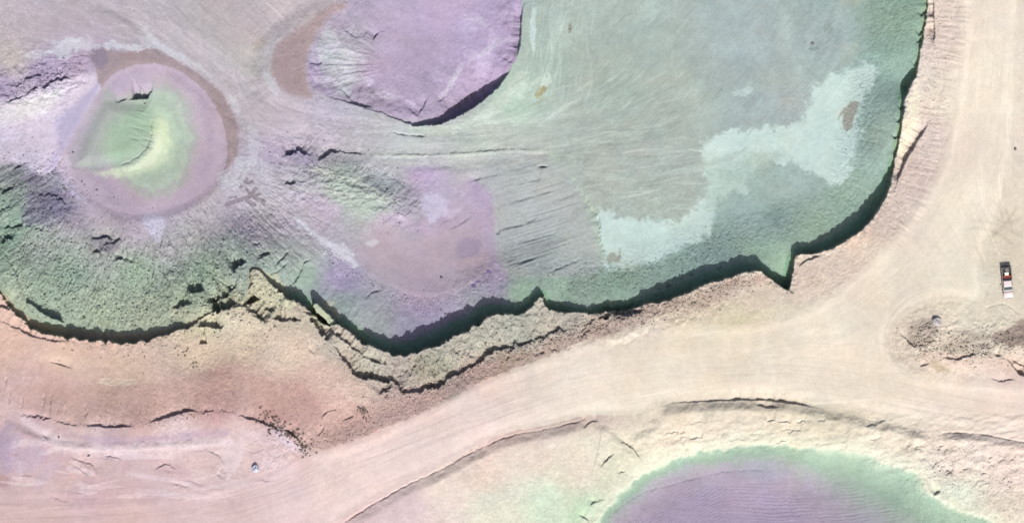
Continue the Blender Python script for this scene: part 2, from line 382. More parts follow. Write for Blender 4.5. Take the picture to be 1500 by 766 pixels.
rd, rs, rL = poly(ROAD)
rd = rd + 1.5 * N3
roadm = sm(-2, 3, rd)
SALT = [(1274, 92), (1281, 112), (1272, 130), (1265, 155), (1258, 190), (1250, 238), (1238, 262), (1216, 268), (1192, 252), (1170, 240), (1140, 236), (1112, 238), (1098, 256), (1088, 284), (1070, 284), (1056, 292), (1050, 316), (1040, 342), (1016, 358), (985, 372), (960, 384), (930, 393), (900, 390), (887, 386), (879, 350), (875, 306), (908, 317), (955, 322), (990, 326), (1012, 306), (1032, 286), (1034, 250), (1027, 220), (1032, 204), (1060, 196), (1100, 192), (1130, 187), (1162, 178), (1182, 160), (1188, 130), (1216, 111), (1248, 98)]
sd_, _, _ = poly(SALT)
rough = rough * (1 - .8 * sm(-2, 4, sd_))
rough = np.where((X > 780) & (rim_d > 90), rough * .7, rough)
_bq = np.hypot((X - 212) / 118, (Y - 208) / 108)
rough = rough * (1 - .8 * sm(1.1, .95, _bq))
rough = rough * (1 - .6 * sm(1.1, .8, np.hypot((X - 620) / 100, (Y - 375) / 60)))
rough = rough * (1 - .92 * roadm)
for (x0, e, col) in ((0, 0, 0),):
    bank = sm(-34, -3, rd) * sm(0, -2, rd) * sm(440, 470, X) * sm(960, 860, X) * sm(0, -10, rim_d) * sm(-6, 6, (Y - 300) )
    tint(bank * .6 * sm(700, 640, Y - X * .0), (190, 166, 160))
    tint(roadm * .55 * sm(440, 470, X) * sm(900, 700, X), (235, 217, 211))

grain = fbm(X / 3.4, Y / 3.4, 3, 31, .7)
lump = fbm(X / 8, Y / 8, 3, 32)
H += rough * (.075 * grain + .05 * lump) + (.007 - .005 * roadm) * lump + .25 * N1 * np.clip(rough + .1, 0, 1) * .5 + .004 * N4

# talus: rills fan down away from the brink, clods and pits between them
m = inpit * sm(175, 120, rim_d) * sm(500, 440, X) * sm(2, 16, rim_d) * sm(.2, .7, rough)
th = np.arctan2(Y - 120, X - 210 - .0 * Y); rr = np.hypot(X - 210, Y - 120)
wob = 3 * fbm(X / 24, Y / 24, 3, 41)
rill = aniso((th * 300 + wob) / 4.2, rr / 17, 42, 3, .7)
rill2 = aniso((th * 300 + wob) / 2.2, rr / 8, 421, 2, .7)
H += m * (.12 * rill + .08 * rill2 + .09 * np.abs(fbm(X / 10, Y / 13, 4, 43, .65)))
pits = sm(1.25, 1.75, aniso((th * 300 + wob * 2) / 3.4, rr / 7, 44, 2) + .35 * fbm(X / 30, Y / 30, 2, 441)) * m
H -= pits * .26
tint(.38 * m, (180, 186, 176)); gain(1 + .03 * m); gain(1 - .10 * sm(.3, 1.3, rill) * m + .05 * sm(.3, 1.3, -rill) * m)
tint(.25 * m * sm(.8, 1.6, fbm(X / 3, Y / 4, 2, 431)), (206, 212, 196))
m = sm(520, 430, X) * sm(345, 310, Y) * sm(228, 250, Y) * sm(110, 60, X) * inpit     # left spoil slope
H += m * .16 * aniso((X * .5 + Y) / 6, (X - Y * .5) / 22, 45, 3)
# ribs on the western face of the east haul road and below the north brink
m = sm(-70, -55, rim_d) * sm(-14, -26, rim_d) * sm(1285, 1320, X) * sm(400, 330, Y)
ribs = aniso(rim_s / 4.5, rim_d / 30, 46, 2)
H += m * .075 * ribs
m = sm(10, 22, rim_d) * sm(70, 45, rim_d) * sm(1180, 1230, X) * sm(160, 220, Y)
H += m * .07 * aniso(rim_s / 4.5, rim_d / 40, 47, 2)
m = sm(0, -3, rim_d) * sm(-75, -40, rim_d) * sm(560, 620, X) * sm(1120, 1050, X)
H += m * (.11 * aniso(rim_s / 3.2, rim_d / 14, 48, 2) + .13 * lump) * sm(-64, -30, rim_d)
# pebbly toe of the north-east slope
m = sm(18, 35, rim_d) * sm(100, 60, rim_d) * sm(780, 860, X)
peb = fbm(X / 2.4, Y / 2.4, 2, 49, .8)
H += m * .05 * peb
gain(1 + .035 * m * peb)

# ------------------------------------------------------------------ upper violet pit
VP = [(560, -80), (505, -20), (492, 6), (478, 24), (462, 48), (450, 76), (448, 104), (454, 128), (478, 140), (508, 150), (540, 158), (575, 172), (608, 182), (640, 180), (672, 168), (700, 152), (724, 130), (746, 103), (757, 80), (763, 40), (765, 0), (768, -60)]
vd, vs, vL = poly(VP)
vcol = idw([(600, 80, 194, 178, 208), (560, 40, 192, 175, 202), (690, 60, 198, 182, 216), (640, 20, 198, 180, 212), (700, 120, 192, 175, 208), (740, 80, 188, 170, 204), (500, 95, 186, 192, 194), (520, 60, 186, 180, 196), (495, 30, 180, 168, 190), (470, 110, 186, 170, 202), (530, 145, 180, 166, 190), (600, 160, 186, 170, 198), (640, 160, 180, 166, 194), (555, 105, 196, 176, 204)], 3, 14)
vj = vd + 2.5 * N3
vm = sm(-2, 2.5, vj)
for k in range(3): COL[k] = COL[k] * (1 - vm) + (vcol[k] - (10, 9, 13)[k]) * vm
wall = sm(640, 740, X) * .8 + .2
H -= sm(-2, 30, vj) * .7
rimV = [(470, 140), (520, 153), (560, 166), (600, 182), (625, 183), (650, 180), (675, 168), (700, 153), (718, 138), (734, 122), (750, 99)]
step(rimV, [1, 2, 1.5, 4, 9, 13, 17, 20, 17, 12, 3], F=18, jag=1.6, sc=5, seed=111, vary=.12, tap=20)
step([(756, 88), (762, 64), (764, 30), (767, 8), (774, 6)], [5, 10, 10, 8, 5], F=6, jag=.5, seed=112, vary=.3)
step([(508, 150), (530, 156), (548, 158)], 5, F=12, seed=113)
groove([(572, 190), (585, 196), (610, 199), (625, 200)], .35, 1.2, seed=114)
patch([(600, 186), (650, 186), (700, 166), (740, 130), (765, 104), (772, 120), (745, 150), (720, 172), (690, 190), (650, 198), (610, 198)], (196, 208, 196), .75, 4, 3, seed=115)
for pts in ([(500, 30), (508, 48), (530, 56), (540, 40)], [(545, 60), (556, 48), (566, 46)], [(450, 92), (462, 95), (475, 90)], [(500, 128), (506, 140), (520, 150)], [(590, 152), (605, 165), (615, 175)], [(610, 172), (620, 158), (628, 140)], [(640, 152), (655, 140)], [(735, 84), (748, 92), (754, 94)]):
    step(pts, 1.9, F=10, jag=1.6, seed=int(pts[0][0]), vary=.9)
m = sm(0, 12, vj) * sm(60, 20, vd)
H += m * .10 * fbm(X / 14, Y / 14, 4, 116)
gain(1 + .03 * vm * aniso(X / 30 + Y / 60, Y / 9 - X / 25, 117, 3))
for (x, y, rx, ry, a) in [(720, 60, 7, 14, .5), (690, 80, 12, 8, .4), (705, 95, 9, 20, .4), (685, 40, 12, 10, .35), (650, 115, 20, 7, .35), (540, 120, 8, 6, .5), (725, 85, 20, 5, .35), (600, 150, 10, 5, .4)]:
    blob(x, y, rx, ry, (212, 198, 226), a, 20, .5, int(x))
blob(495, 90, 22, 45, (188, 194, 196), .6, -15, .4, 118)

# ------------------------------------------------------------------ west spoil: white flat, violet clods, dark scree
patch([(-20, 160), (40, 140), (90, 118), (130, 108), (148, 118), (138, 145), (118, 178), (98, 215), (75, 250), (55, 256), (30, 240), (-20, 225)], (214, 204, 222), .75, 5, 4, 16, 150)
patch([(146, 122), (136, 128), (100, 160), (82, 182), (84, 215), (66, 250), (85, 240), (112, 190), (140, 148)], (184, 176, 204), .8, 5, 3, 12, 151)
patch([(0, 158), (60, 138), (95, 128), (70, 160), (20, 180), (0, 176)], (222, 222, 222), .7, 8, 4, 16, 153)
step([(-14, 162), (4, 155), (30, 144), (60, 130), (85, 120), (105, 116), (122, 103)], [6, 4, 3, 3, 4, 3, 2], F=18, jag=4, sc=9, seed=152, vary=.9)
step([(0, 138), (25, 128), (50, 112), (80, 110), (108, 96)], 2.2, F=14, jag=5, sc=9, seed=154, vary=1.1)
sub = Sub([(-30, 85), (125, 150)], 5)
mm = sm(150, 110, sub.X) * sm(85, 95, sub.Y + (sub.X - 60) * .25) * sm(160, 138, sub.Y + (sub.X - 60) * .35)
H[sub.sl] += mm * .20 * fbm(sub.X / 11, sub.Y / 6, 4, 155, .65)
for (x, y, rx, ry, c, a) in [(62, 305, 34, 27, (128, 126, 146), .75), (85, 298, 22, 18, (134, 126, 150), .5), (28, 262, 30, 14, (128, 136, 138), .5), (50, 262, 14, 10, (130, 118, 146), .5), (155, 357, 22, 10, (140, 132, 148), .6), (100, 285, 10, 6, (150, 134, 162), .5), (15, 300, 30, 22, (136, 156, 146), .5), (255, 305, 20, 30, (186, 170, 190), .4), (12, 350, 16, 24, (126, 160, 140), .4)]:
    blob(x, y, rx, ry, c, a, 12, .45, int(x * 7))
groove([(5, 365), (14, 380), (25, 400), (32, 420), (38, 434)], .35, 1.4, seed=156)
for pts in ([(-5, 312), (12, 306), (20, 304)], [(-5, 335), (30, 333), (60, 338), (80, 345)], [(0, 358), (10, 350), (20, 352)], [(0, 285), (25, 275)], [(130, 352), (150, 348), (170, 352)], [(150, 362), (165, 356), (182, 352)], [(132, 370), (150, 372)], [(50, 290), (70, 286), (92, 296), (94, 312), (84, 328)], [(160, 384), (180, 381), (200, 386)], [(18, 250), (40, 240)], [(44, 262), (60, 256)]):
    step(pts, 4, F=10, jag=2.5, sc=6, seed=int(pts[0][0] + pts[0][1]), vary=.9)
groove([(83, 243), (88, 235), (92, 230)], .4, 1.2, seed=157)
random.seed(5)
for k in range(60):                                    # lumps that slid down the talus
    x = random.uniform(5, 400); y = random.uniform(350, 470)
    if y > 480 - max(0, 120 - x) * .35 or y < 350 + 40 * math.sin(x / 40): continue
    a = random.uniform(0, 6.28); r = random.uniform(2.5, 7)
    sub = Sub([(x, y)], r * 2.2)
    qq = np.hypot(sub.X - x, (sub.Y - y) * 1.2) / r + .3 * fbm(sub.X / 4, sub.Y / 4, 3, k)
    H[sub.sl] += sm(1.15, .6, qq) * random.uniform(.08, .22)

# ------------------------------------------------------------------ broken rocks in the notch of the south rim
blkcol = (206, 200, 172)
step([(271, 428), (285, 427), (302, 424)], [9, 14, 8], F=14, seed=161, jag=3.6, sc=7, vary=.6)
step([(251, 450), (268, 448), (284, 442)], [7, 10, 6], F=12, seed=162, jag=3.6, sc=7, vary=.6)
step([(296, 449), (315, 441), (330, 436), (342, 425), (350, 410)], [7, 10, 10, 14, 7], F=12, seed=163, jag=3.6, sc=7, vary=.6)
step([(306, 461), (322, 457), (342, 448), (352, 442)], [8, 17, 11, 9], F=12, seed=164, jag=3.6, sc=7, vary=.6)
step([(342, 400), (352, 392), (364, 384)], [6, 14, 6], F=12, seed=165, jag=3.6, sc=7, vary=.6)
step([(355, 440), (366, 446), (380, 441), (384, 434)], [5, 16, 13, 5], F=9, seed=167, jag=3.6, sc=7, vary=.6)
step([(352, 445), (366, 454), (380, 464), (393, 474)], [8, 10, 11, 9], F=10, seed=166, jag=3.6, sc=7, vary=.6)
step([(286, 478), (300, 476), (314, 480), (330, 478)], [7, 11, 12, 9], F=9, seed=168, jag=3.6, sc=7, vary=.6)
groove([(299, 477), (297, 490), (296, 500)], .7, 1.6, seed=169)
step([(291, 503), (297, 504), (304, 503)], 7, F=8, seed=170, tap=3)
step([(394, 466), (405, 470), (420, 470), (434, 472), (444, 462)], [7, 13, 9, 9, 6], F=10, seed=171, jag=3.6, sc=7, vary=.6)
step([(444, 452), (455, 465), (463, 478), (474, 492), (484, 500)], [8, 12, 9, 16, 10], F=10, seed=172, jag=3.6, sc=7, vary=.6)
step([(384, 452), (395, 456), (402, 460)], 6, F=8, seed=173)
groove([(366, 455), (376, 462), (390, 473)], .5, 1.4, seed=174)
block([(371, 404), (380, 410), (392, 417), (404, 424), (409, 431), (404, 446), (388, 442), (374, 430)], -.9, seed=180, tilt=(0, -.015))
block([(411, 436), (421, 437), (431, 442), (430, 447), (418, 447), (409, 444)], -1.0, seed=181)
block([(459, 446), (465, 444), (476, 454), (489, 467), (491, 475), (484, 477), (474, 466), (464, 458)], -.9, seed=182)
block([(358, 385), (368, 384), (364, 408), (358, 425), (352, 412), (354, 395)], -1.4, seed=183)
for (x, y, rx, ry, a) in [(392, 430, 22, 14, .8), (345, 440, 14, 10, .8), (320, 475, 14, 12, .6), (475, 460, 14, 6, .8), (270, 460, 24, 10, .6), (420, 442, 10, 5, .8), (300, 460, 12, 12, .5)]:
    blob(x, y, rx, ry, (204, 202, 176), a, 20, .4, int(x))
for pts in ([(388, 404), (410, 395), (422, 382)], [(402, 392), (412, 380), (425, 366)], [(428, 418), (436, 404), (446, 390)], [(440, 400), (446, 385), (458, 380)], [(376, 375), (390, 372), (400, 366)], [(420, 402), (430, 392)]):
    groove(pts, .4, 1.3, seed=int(pts[0][0]))
step([(374, 382), (386, 376), (398, 370)], 4, F=20, seed=184)
# left ledge in the shadow band
block([(40, 444), (50, 446), (60, 456), (76, 464), (94, 472), (80, 474), (62, 468), (46, 456)], -1.0, seed=185)
step([(-10, 470), (8, 474), (28, 482), (52, 494), (90, 500), (120, 502)], [2, 4, 4, 3, 3, 2], F=10, jag=2, seed=186)
step([(-10, 452), (6, 450), (16, 456)], 5, F=8, seed=187)

# ------------------------------------------------------------------ second scarp and bench along the south side
SC2 = [(484, 506), (500, 522), (512, 538), (524, 550), (546, 556), (577, 561), (590, 574), (612, 572), (635, 570), (664, 551), (689, 539), (722, 516), (755, 508), (784, 498), (810, 488), (836, 481)]
step(SC2, [4, 7, 10, 12, 13, 8, 6, 8, 9, 7, 7, 8, 5, 5, 6, 4], F=9, jag=3.6, sc=7, seed=190, vary=.4, tap=16)
step([(845, 482), (870, 470), (900, 464), (930, 459), (960, 450)], [3, 5, 7, 5, 3], F=14, jag=3, seed=191, vary=.9)
step([(880, 452), (910, 462), (935, 457)], 5, F=9, seed=192, jag=2.5, vary=.9)
step([(466, 462), (480, 480), (500, 497), (515, 508), (532, 521), (546, 529), (566, 534), (590, 532)], [4, 5, 6, 4, 3, 5, 6, 4], F=9, jag=1.6, seed=193, vary=.8)
step([(556, 580), (564, 572), (578, 566)], 6, F=10, seed=194)
for (x, y) in [(620, 540), (648, 528), (690, 510), (720, 495), (742, 482), (612, 520), (800, 470)]:
    groove([(x, y), (x - 6, y - 12), (x - 12, y - 26)], .16, 1.3, seed=x)
for k in range(70):
    t = random.random(); x = 560 + 500 * t; y = 590 - 165 * t + random.uniform(-30, 0) + 12 * math.sin(x / 60)
    l = random.uniform(2, 5)
    step([(x - l, y + l * .8), (x, y), (x + l, y - l * .5)], random.uniform(1., 3), F=4, jag=2.5, sc=4, seed=k + 500, tap=3)
patch([(610, 518), (640, 516), (660, 535), (640, 560), (612, 556), (602, 536)], (160, 160, 136), .4, 10, 8, 8, 195)
patch([(700, 545), (760, 520), (830, 488), (900, 466), (980, 446), (1060, 420), (1110, 402), (1120, 412), (1060, 436), (990, 462), (900, 490), (830, 512), (770, 536), (700, 560)], (190, 170, 158), .5, 6, 7, 9, 1951)
patch([(735, 515), (765, 512), (775, 505), (775, 520), (740, 540), (728, 530)], (180, 158, 140), .5, 6, 6, 8, 196)
for k_ in range(60):                                   # gullies across the bench
    t_ = k_ / 60; x = 500 + 330 * t_ + random.uniform(-4, 4); y = np.interp(x, [500, 560, 615, 680, 760, 835], [505, 540, 548, 520, 485, 468]) + random.uniform(-8, 8)
    l = random.uniform(5, 13); tilt_ = random.uniform(-.5, .1)
    groove([(x + l * tilt_, y + l), (x, y), (x - l * tilt_, y - l)], random.uniform(.05, .14), random.uniform(.9, 1.6), seed=k_ + 1950)
# notch in the east rim
groove([(1147, 418), (1156, 424), (1166, 431)], .5, 1.3, seed=197)
patch([(1163, 373), (1180, 370), (1196, 376), (1182, 388), (1168, 386)], (226, 214, 196), .8, 3, 3, 8, 198)
step([(1166, 392), (1182, 382), (1205, 374)], 3, F=10, seed=199)

# ------------------------------------------------------------------ east side: bench, crack and berm of the haul road
step([(1306, 286), (1317, 258), (1326, 238), (1338, 217), (1350, 198), (1359, 182), (1364, 170)], [2, 7, 9, 9, 8, 6, 3], F=12, jag=.9, seed=200)
step([(1367, 75), (1369, 50), (1368, 25), (1366, -10)], [3, 6, 7, 6], F=8, jag=1.0, seed=201)
patch([(1312, 238), (1318, 205), (1328, 160), (1344, 122), (1350, 150), (1345, 190), (1330, 225), (1318, 245)], (236, 224, 204), .8, 5, 3, 10, 202)
for (x, y) in [(1322, 192), (1326, 180), (1320, 210), (1332, 165), (1335, 150), (1328, 202), (1342, 140), (1318, 222), (1338, 178), (1340, 160), (1333, 190)]:
    blob(x, y, 5, 6, (240, 232, 206), .8, 0, .4, x)
for (x, y) in [(1352, 22), (1349, 50), (1347, 62), (1342, 95), (1323, 160), (1318, 178), (1314, 202)]:
    step([(x - 4, y + 3), (x, y), (x + 4, y - 1)], 3.5, F=4, jag=1.5, sc=4, seed=x, tap=2)
H += sm(10, 0, np.abs(rim_d + 52)) * sm(1290, 1330, X) * sm(360, 300, Y) * .08
ramp([(1420, 90), (1405, 20), (1402, -14)], -.15, 10, F=30, seed=203)

# ------------------------------------------------------------------ haul roads
R_E = [(1460, -60), (1452, 60), (1440, 160), (1415, 250), (1372, 330), (1310, 400), (1240, 455), (1140, 498), (1000, 530), (860, 560), (740, 605), (620, 655), (500, 705), (380, 745), (240, 775), (80, 800)]
streaks(R_E, 48, .020, 210)
R_S = [(1560, 622), (1450, 600), (1350, 585), (1240, 565), (1120, 552), (1000, 556), (860, 580), (740, 622), (620, 672)]
streaks(R_S, 34, .020, 215, fine=2)
streaks([(1300, 330), (1268, 430), (1270, 500), (1310, 560), (1400, 590)], 34, .018, 220, fine=2, long=60)
streaks([(1395, 470), (1352, 440), (1316, 462), (1306, 505), (1330, 542), (1400, 562), (1500, 572)], 16, .03, 225, fine=1.8, long=50, soft=8)
streaks([(1460, 430), (1400, 410), (1330, 420), (1260, 480), (1150, 520)], 30, .012, 226, fine=2)
for pts, a in (([(560, 655), (680, 608), (800, 565), (900, 545)], .06), ([(500, 690), (640, 640), (780, 590), (900, 560)], .05), ([(1230, 330), (1300, 360), (1350, 300), (1392, 200)], .03), ([(1440, 285), (1458, 240), (1466, 200), (1470, 140)], .07), ([(700, 600), (830, 553), (980, 530), (1120, 520)], .04), ([(300, 770), (460, 715), (600, 655)], .05)):
    sub, d, s, Lt = line(pts, 16)
    t = sm(0, 40, s) * sm(0, 40, Lt - s)
    for off in (-4, 4):
        gain(1 - a * .6 * t * np.exp(-((d - off + 1.5 * fbm(s / 60, s * 0, 2, 7)) / 1.3) ** 2), sub.sl)
for pts, a in (([(470, 700), (600, 655), (740, 600), (880, 558), (1020, 540)], .05), ([(330, 735), (470, 692), (600, 640), (720, 590)], .045), ([(1455, -20), (1450, 80), (1436, 180), (1400, 270), (1350, 350), (1290, 410), (1230, 450)], .045), ([(1474, 40), (1470, 160), (1452, 250), (1410, 320), (1340, 400)], .04), ([(1500, 602), (1400, 586), (1280, 556), (1150, 540), (1020, 545)], .045), ([(1500, 618), (1380, 600), (1260, 575), (1140, 562)], .04), ([(1330, 552), (1296, 520), (1290, 480), (1316, 440), (1360, 415)], .05), ([(0, 752), (140, 748), (280, 738), (400, 708), (500, 672)], .05)):
    sub, d, s, Lt = line(pts, 16)
    t = sm(0, 40, s) * sm(0, 40, Lt - s) * (.6 + .4 * fbm(s / 40, s * 0, 2, 71))
    for off in (-6, 6):
        e_ = np.exp(-((d - off + 1.2 * fbm(s / 70, s * 0, 2, 7)) / 1.5) ** 2)
        gain(1 - a * .7 * t * e_, sub.sl); H[sub.sl] -= .025 * t * e_
# berms: the ground south of the road climbs away from it, facing north
B1 = [(500, 768), (530, 748), (560, 730), (600, 708), (640, 690), (680, 668), (720, 648), (760, 635), (800, 628), (840, 618), (862, 612)]
ramp(B1, .55, 16, F=60, seed=230)
groove(B1, .22, 1.2, seed=231)
B2 = [(955, 612), (968, 598), (985, 591), (1020, 588), (1070, 586), (1120, 587), (1160, 589), (1200, 597), (1250, 607), (1300, 617), (1345, 627), (1372, 632)]
ramp(B2, .75, 16, F=50, seed=232)
step([(962, 600), (985, 591), (1030, 588), (1080, 586), (1130, 587), (1180, 594), (1215, 602)], [2, 4, 2, 4, 5, 5, 2], F=8, jag=.8, seed=233)
step([(1105, 592), (1125, 597), (1142, 596)], 3, F=6, seed=2331)
B3 = [(1370, 640), (1385, 633), (1420, 634), (1455, 638), (1490, 646), (1540, 652)]
ramp(B3, .5, 12, F=40, seed=234)
groove(B3, .2, 1.2, seed=235)
ramp([(860, 625), (885, 620), (910, 640), (935, 668), (948, 680)], .35, 12, F=30, seed=236)
ramp([(905, 640), (935, 632), (955, 622), (965, 608)], .4, 12, F=30, seed=237)
for pts in ([(855, 628), (865, 618), (878, 616)], [(900, 640), (925, 655), (940, 678)], [(880, 685), (890, 672), (902, 664)], [(905, 695), (918, 690)], [(862, 740), (875, 735), (885, 727)], [(846, 754), (858, 760), (866, 768)]):
    step(pts, 3, F=8, jag=1.8, seed=int(pts[0][0] * 2))
for pts in ([(700, 630), (690, 660), (680, 680)], ):
    pass
# mottled ground between the road and the lower pit
sub = Sub([(960, 600), (1500, 700)], 20)
H[sub.sl] += .12 * sm(0, 20, sub.Y - 596) * sm(700, 660, sub.Y - (sub.X - 1100) * .12) * aniso(sub.X / 26, sub.Y / 9 + sub.X / 60, 240, 4)
for k in range(40):                                    # shallow slump scars on the south-east face
    x = random.uniform(1330, 1495); y = random.uniform(650, 720) + (x - 1330) * .12
    l = random.uniform(3, 9)
    step([(x - l, y + l * .9), (x - l * .2, y - 1), (x + l, y - l * .3)], random.uniform(.8, 2.5), F=8, jag=3, sc=6, seed=k + 700, edge=1.1)
for k in range(16):
    x = random.uniform(980, 1300); y = random.uniform(612, 650)
    blob(x, y, random.uniform(6, 14), random.uniform(3, 5), (240, 232, 214), .5, random.uniform(-20, 20), .5, k)
    l = random.uniform(6, 16)
    step([(x - l, y + 3), (x, y), (x + l, y + 1)], random.uniform(.8, 1.8), F=7, jag=2, seed=k + 800, tap=4)

# ------------------------------------------------------------------ lower pit: pale lip, green bank, violet rippled floor
LP = [(862, 790), (880, 762), (888, 745), (905, 725), (930, 704), (960, 684), (985, 670), (1020, 663), (1060, 656), (1100, 650), (1150, 652), (1175, 655), (1205, 656), (1240, 658), (1265, 664), (1285, 676), (1320, 686), (1345, 698), (1352, 712), (1372, 730), (1400, 745), (1435, 756), (1470, 775), (1500, 800), (1500, 900), (1200, 960), (900, 920)]
ld, ls, lL = poly(LP)
lj = ld + 1.5 * N3 + 3 * N2
lm = sm(-3.5, 3, lj)
off = np.interp(X, [900, 1050, 1150, 1230, 1300, 1400, 1450], [3, 6, 8, 26, 36, 20, 10])
t = (ld + 5 * N2 + 2 * N3) / (off + 8)
lip = sm(-26, -6, ld + 4 * N2) * (1 - lm)
tint(lip * .7, (232, 232, 210))
lb = [(0, (206, 220, 198)), (.35, (170, 193, 172)), (1.0, (152, 174, 157)), (1.7, (162, 166, 167)), (2.6, (166, 157, 171)), (5, (164, 151, 172))]
for k in range(3):
    v = np.interp(t, [b[0] for b in lb], [b[1][k] for b in lb])
    COL[k] = COL[k] * (1 - lm) + v * lm
H -= lm * .3 + sm(0, 40, ld) * 1.0
fl = sm(34, 60, ld)
curv = Y - 690 + (X - 1120) ** 2 / 2600
rip = sm(-.6, .9, fbm(X / 50, Y / 34, 3, 251)); diag = sm(1120, 1020, X) * sm(690, 720, Y)
w1 = np.sin(curv / .8 + 3.5 * N1 + 2.2 * N2 + .8 * N3); w2 = np.sin((Y + X * .55) / .85 + 3 * N1 + 2 * N2 + .8 * N3)
H += fl * .028 * (w1 * (1 - diag) + w2 * diag) * rip + fl * .022 * aniso(X / 50, curv / 5, 252, 3)
gain(1 + fl * .02 * aniso(X / 50, curv / 3, 253, 3))
groove([(895, 752), (940, 722), (1000, 705), (1060, 690), (1120, 688)], .12, 1.6, seed=254)
blob(1125, 690, 34, 15, (162, 164, 176), .5, 5, .3, 255)
step([(1366, 727), (1374, 722), (1380, 716)], 5, F=8, seed=256)

# ------------------------------------------------------------------ island of dumped soil between the roads
patch([(1478, 480), (1500, 468), (1530, 470), (1530, 505), (1500, 510), (1478, 508), (1455, 498), (1445, 492)], (168, 150, 140), .85, 3, 5, 10, 260)
patch([(1408, 484), (1425, 482), (1445, 492), (1450, 505), (1440, 516), (1412, 516), (1390, 520), (1378, 510), (1388, 495)], (190, 178, 164), .7, 5, 5, 10, 261)
patch([(1340, 470), (1365, 465), (1372, 488), (1360, 505), (1340, 508), (1330, 495)], (186, 172, 160), .8, 4, 5, 10, 262)
patch([(1355, 515), (1400, 522), (1450, 520), (1500, 530), (1530, 545), (1500, 548), (1440, 545), (1390, 540), (1350, 535)], (228, 204, 190), .6, 6, 4, 12, 263)
for r0_ in (0, 9, 17):
    sub, d, s, Lt = line([(1372 - r0_ * .4, 448 - r0_), (1330 - r0_, 462 - r0_ * .5), (1312 - r0_, 495), (1325 - r0_, 530 + r0_ * .5), (1370, 548 + r0_)], 8)
    gain(1 - .05 * sm(0, 20, s) * sm(0, 20, Lt - s) * np.exp(-((d + fbm(s / 20, s * 0, 2, 3)) / 1.6) ** 2), sub.sl)
patch([(1364, 527), (1376, 532), (1395, 544), (1380, 545), (1366, 540)], (198, 184, 158), .8, 3, 2, 10, 264)
step([(1314, 484), (1326, 496), (1336, 506), (1344, 508), (1356, 504)], [2, 4, 4, 3, 2], F=16, seed=265)
step([(1372, 522), (1390, 526), (1405, 526), (1422, 522), (1440, 514)], [2, 4, 4, 3, 3], F=14, seed=266, jag=1.5)
step([(1454, 515), (1462, 522), (1470, 520)], 4, F=8, seed=267)
step([(1470, 524), (1478, 528), (1484, 538), (1494, 548), (1510, 556)], [4, 6, 7, 7, 3], F=9, seed=268)
step([(1478, 524), (1490, 532), (1505, 540)], 4, F=8, seed=269)
step([(1346, 540), (1354, 535), (1364, 532)], 3, F=6, seed=270)
step([(1448, 554), (1465, 558), (1490, 556)], 3, F=7, seed=271)
for k in range(9):
    y = 474 + k * 3.6; x0 = 1336 + random.uniform(0, 8)
    step([(x0, y + 6), (x0 + 12, y + 2), (x0 + 26, y - 5)], random.uniform(.6, 2.0), F=4, jag=1.6, sc=5, seed=280 + k, tap=4)
sub = Sub([(1330, 470), (1500, 520)], 5)
mm = sm(1325, 1345, sub.X) * sm(462, 480, sub.Y - (1400 - sub.X) * .05) * sm(540, 520, sub.Y)
H[sub.sl] += mm * .14 * fbm(sub.X / 9, sub.Y / 7, 4, 290, .65)
H += .45 * np.exp(-(((X - 1358) / 22) ** 2 + ((Y - 488) / 15) ** 2)); H += .9 * np.exp(-(((X - 1500) / 34) ** 2 + ((Y - 508) / 22) ** 2)) + .35 * np.exp(-(((X - 1405) / 50) ** 2 + ((Y - 528) / 14) ** 2))
# wheel marks by the truck
for pts in ([(1420, 322), (1440, 324), (1458, 328), (1478, 336), (1500, 350)], [(1412, 336), (1435, 334), (1460, 342), (1490, 362)], [(1446, 350), (1462, 340), (1480, 318), (1492, 300)], [(1470, 300), (1478, 320), (1484, 345)], [(1440, 288), (1455, 296), (1466, 310), (1472, 330)], [(1450, 310), (1470, 326), (1498, 322)]):
    sub, d, s, Lt = line(pts, 10)
    gain(1 - .085 * sm(0, 12, s) * sm(0, 12, Lt - s) * sm(3.4, 1.6, np.abs(d + .8 * fbm(sub.X / 4, sub.Y / 4, 2, 5))), sub.sl)
sub, d, s, Lt = line([(1474, 228), (1473, 250), (1472, 275), (1470, 298)], 8)
gain(1 - .06 * sm(4, 2.5, np.abs(d)) * (.5 + .5 * np.sin(s * 1.9)) * sm(0, 8, s) * sm(0, 8, Lt - s), sub.sl)
for pts in ([(1446, 458), (1462, 480)], [(1462, 450), (1480, 476)], [(1468, 442), (1492, 470)], [(1440, 452), (1470, 445), (1498, 462)]):
    groove(pts, .08, 1.6, .5, int(pts[0][0]))
patch([(1445, 330), (1475, 310), (1500, 330), (1500, 400), (1486, 390), (1465, 350)], (218, 206, 188), .45, 14, 8, 12, 295)

# ------------------------------------------------------------------ south-west: brown slope, cracks, pale crest
patch([(20, 566), (80, 560), (160, 566), (230, 560), (300, 545), (330, 535), (400, 560), (440, 570), (450, 610), (400, 600), (340, 600), (280, 604), (200, 616), (120, 622), (60, 610), (26, 590)], (196, 165, 156), .6, 10, 6, 22, 300)
step([(120, 622), (140, 624), (170, 626), (200, 624)], [3, 5, 6, 4], F=7, jag=1.0, seed=301)
step([(212, 620), (235, 614), (262, 606), (280, 602), (294, 606)], [4, 6, 5, 5, 2], F=8, jag=1.3, seed=302)
step([(345, 606), (362, 612), (380, 618), (400, 626), (420, 634)], [3, 6, 5, 4, 3], F=9, jag=2.2, seed=303, vary=.8)
step([(404, 622), (422, 632), (436, 646), (452, 660)], 4, F=6, jag=3, seed=3031, vary=1)
step([(284, 603), (300, 604), (325, 602), (350, 606)], 2, F=6, jag=3, sc=5, seed=3032, vary=1)
step([(20, 606), (60, 612), (100, 620), (130, 624)], 2, F=6, jag=3, sc=5, seed=3033, vary=1)
ramp([(60, 560), (130, 580), (220, 580), (320, 560), (400, 575)], .45, 44, F=40, seed=304)
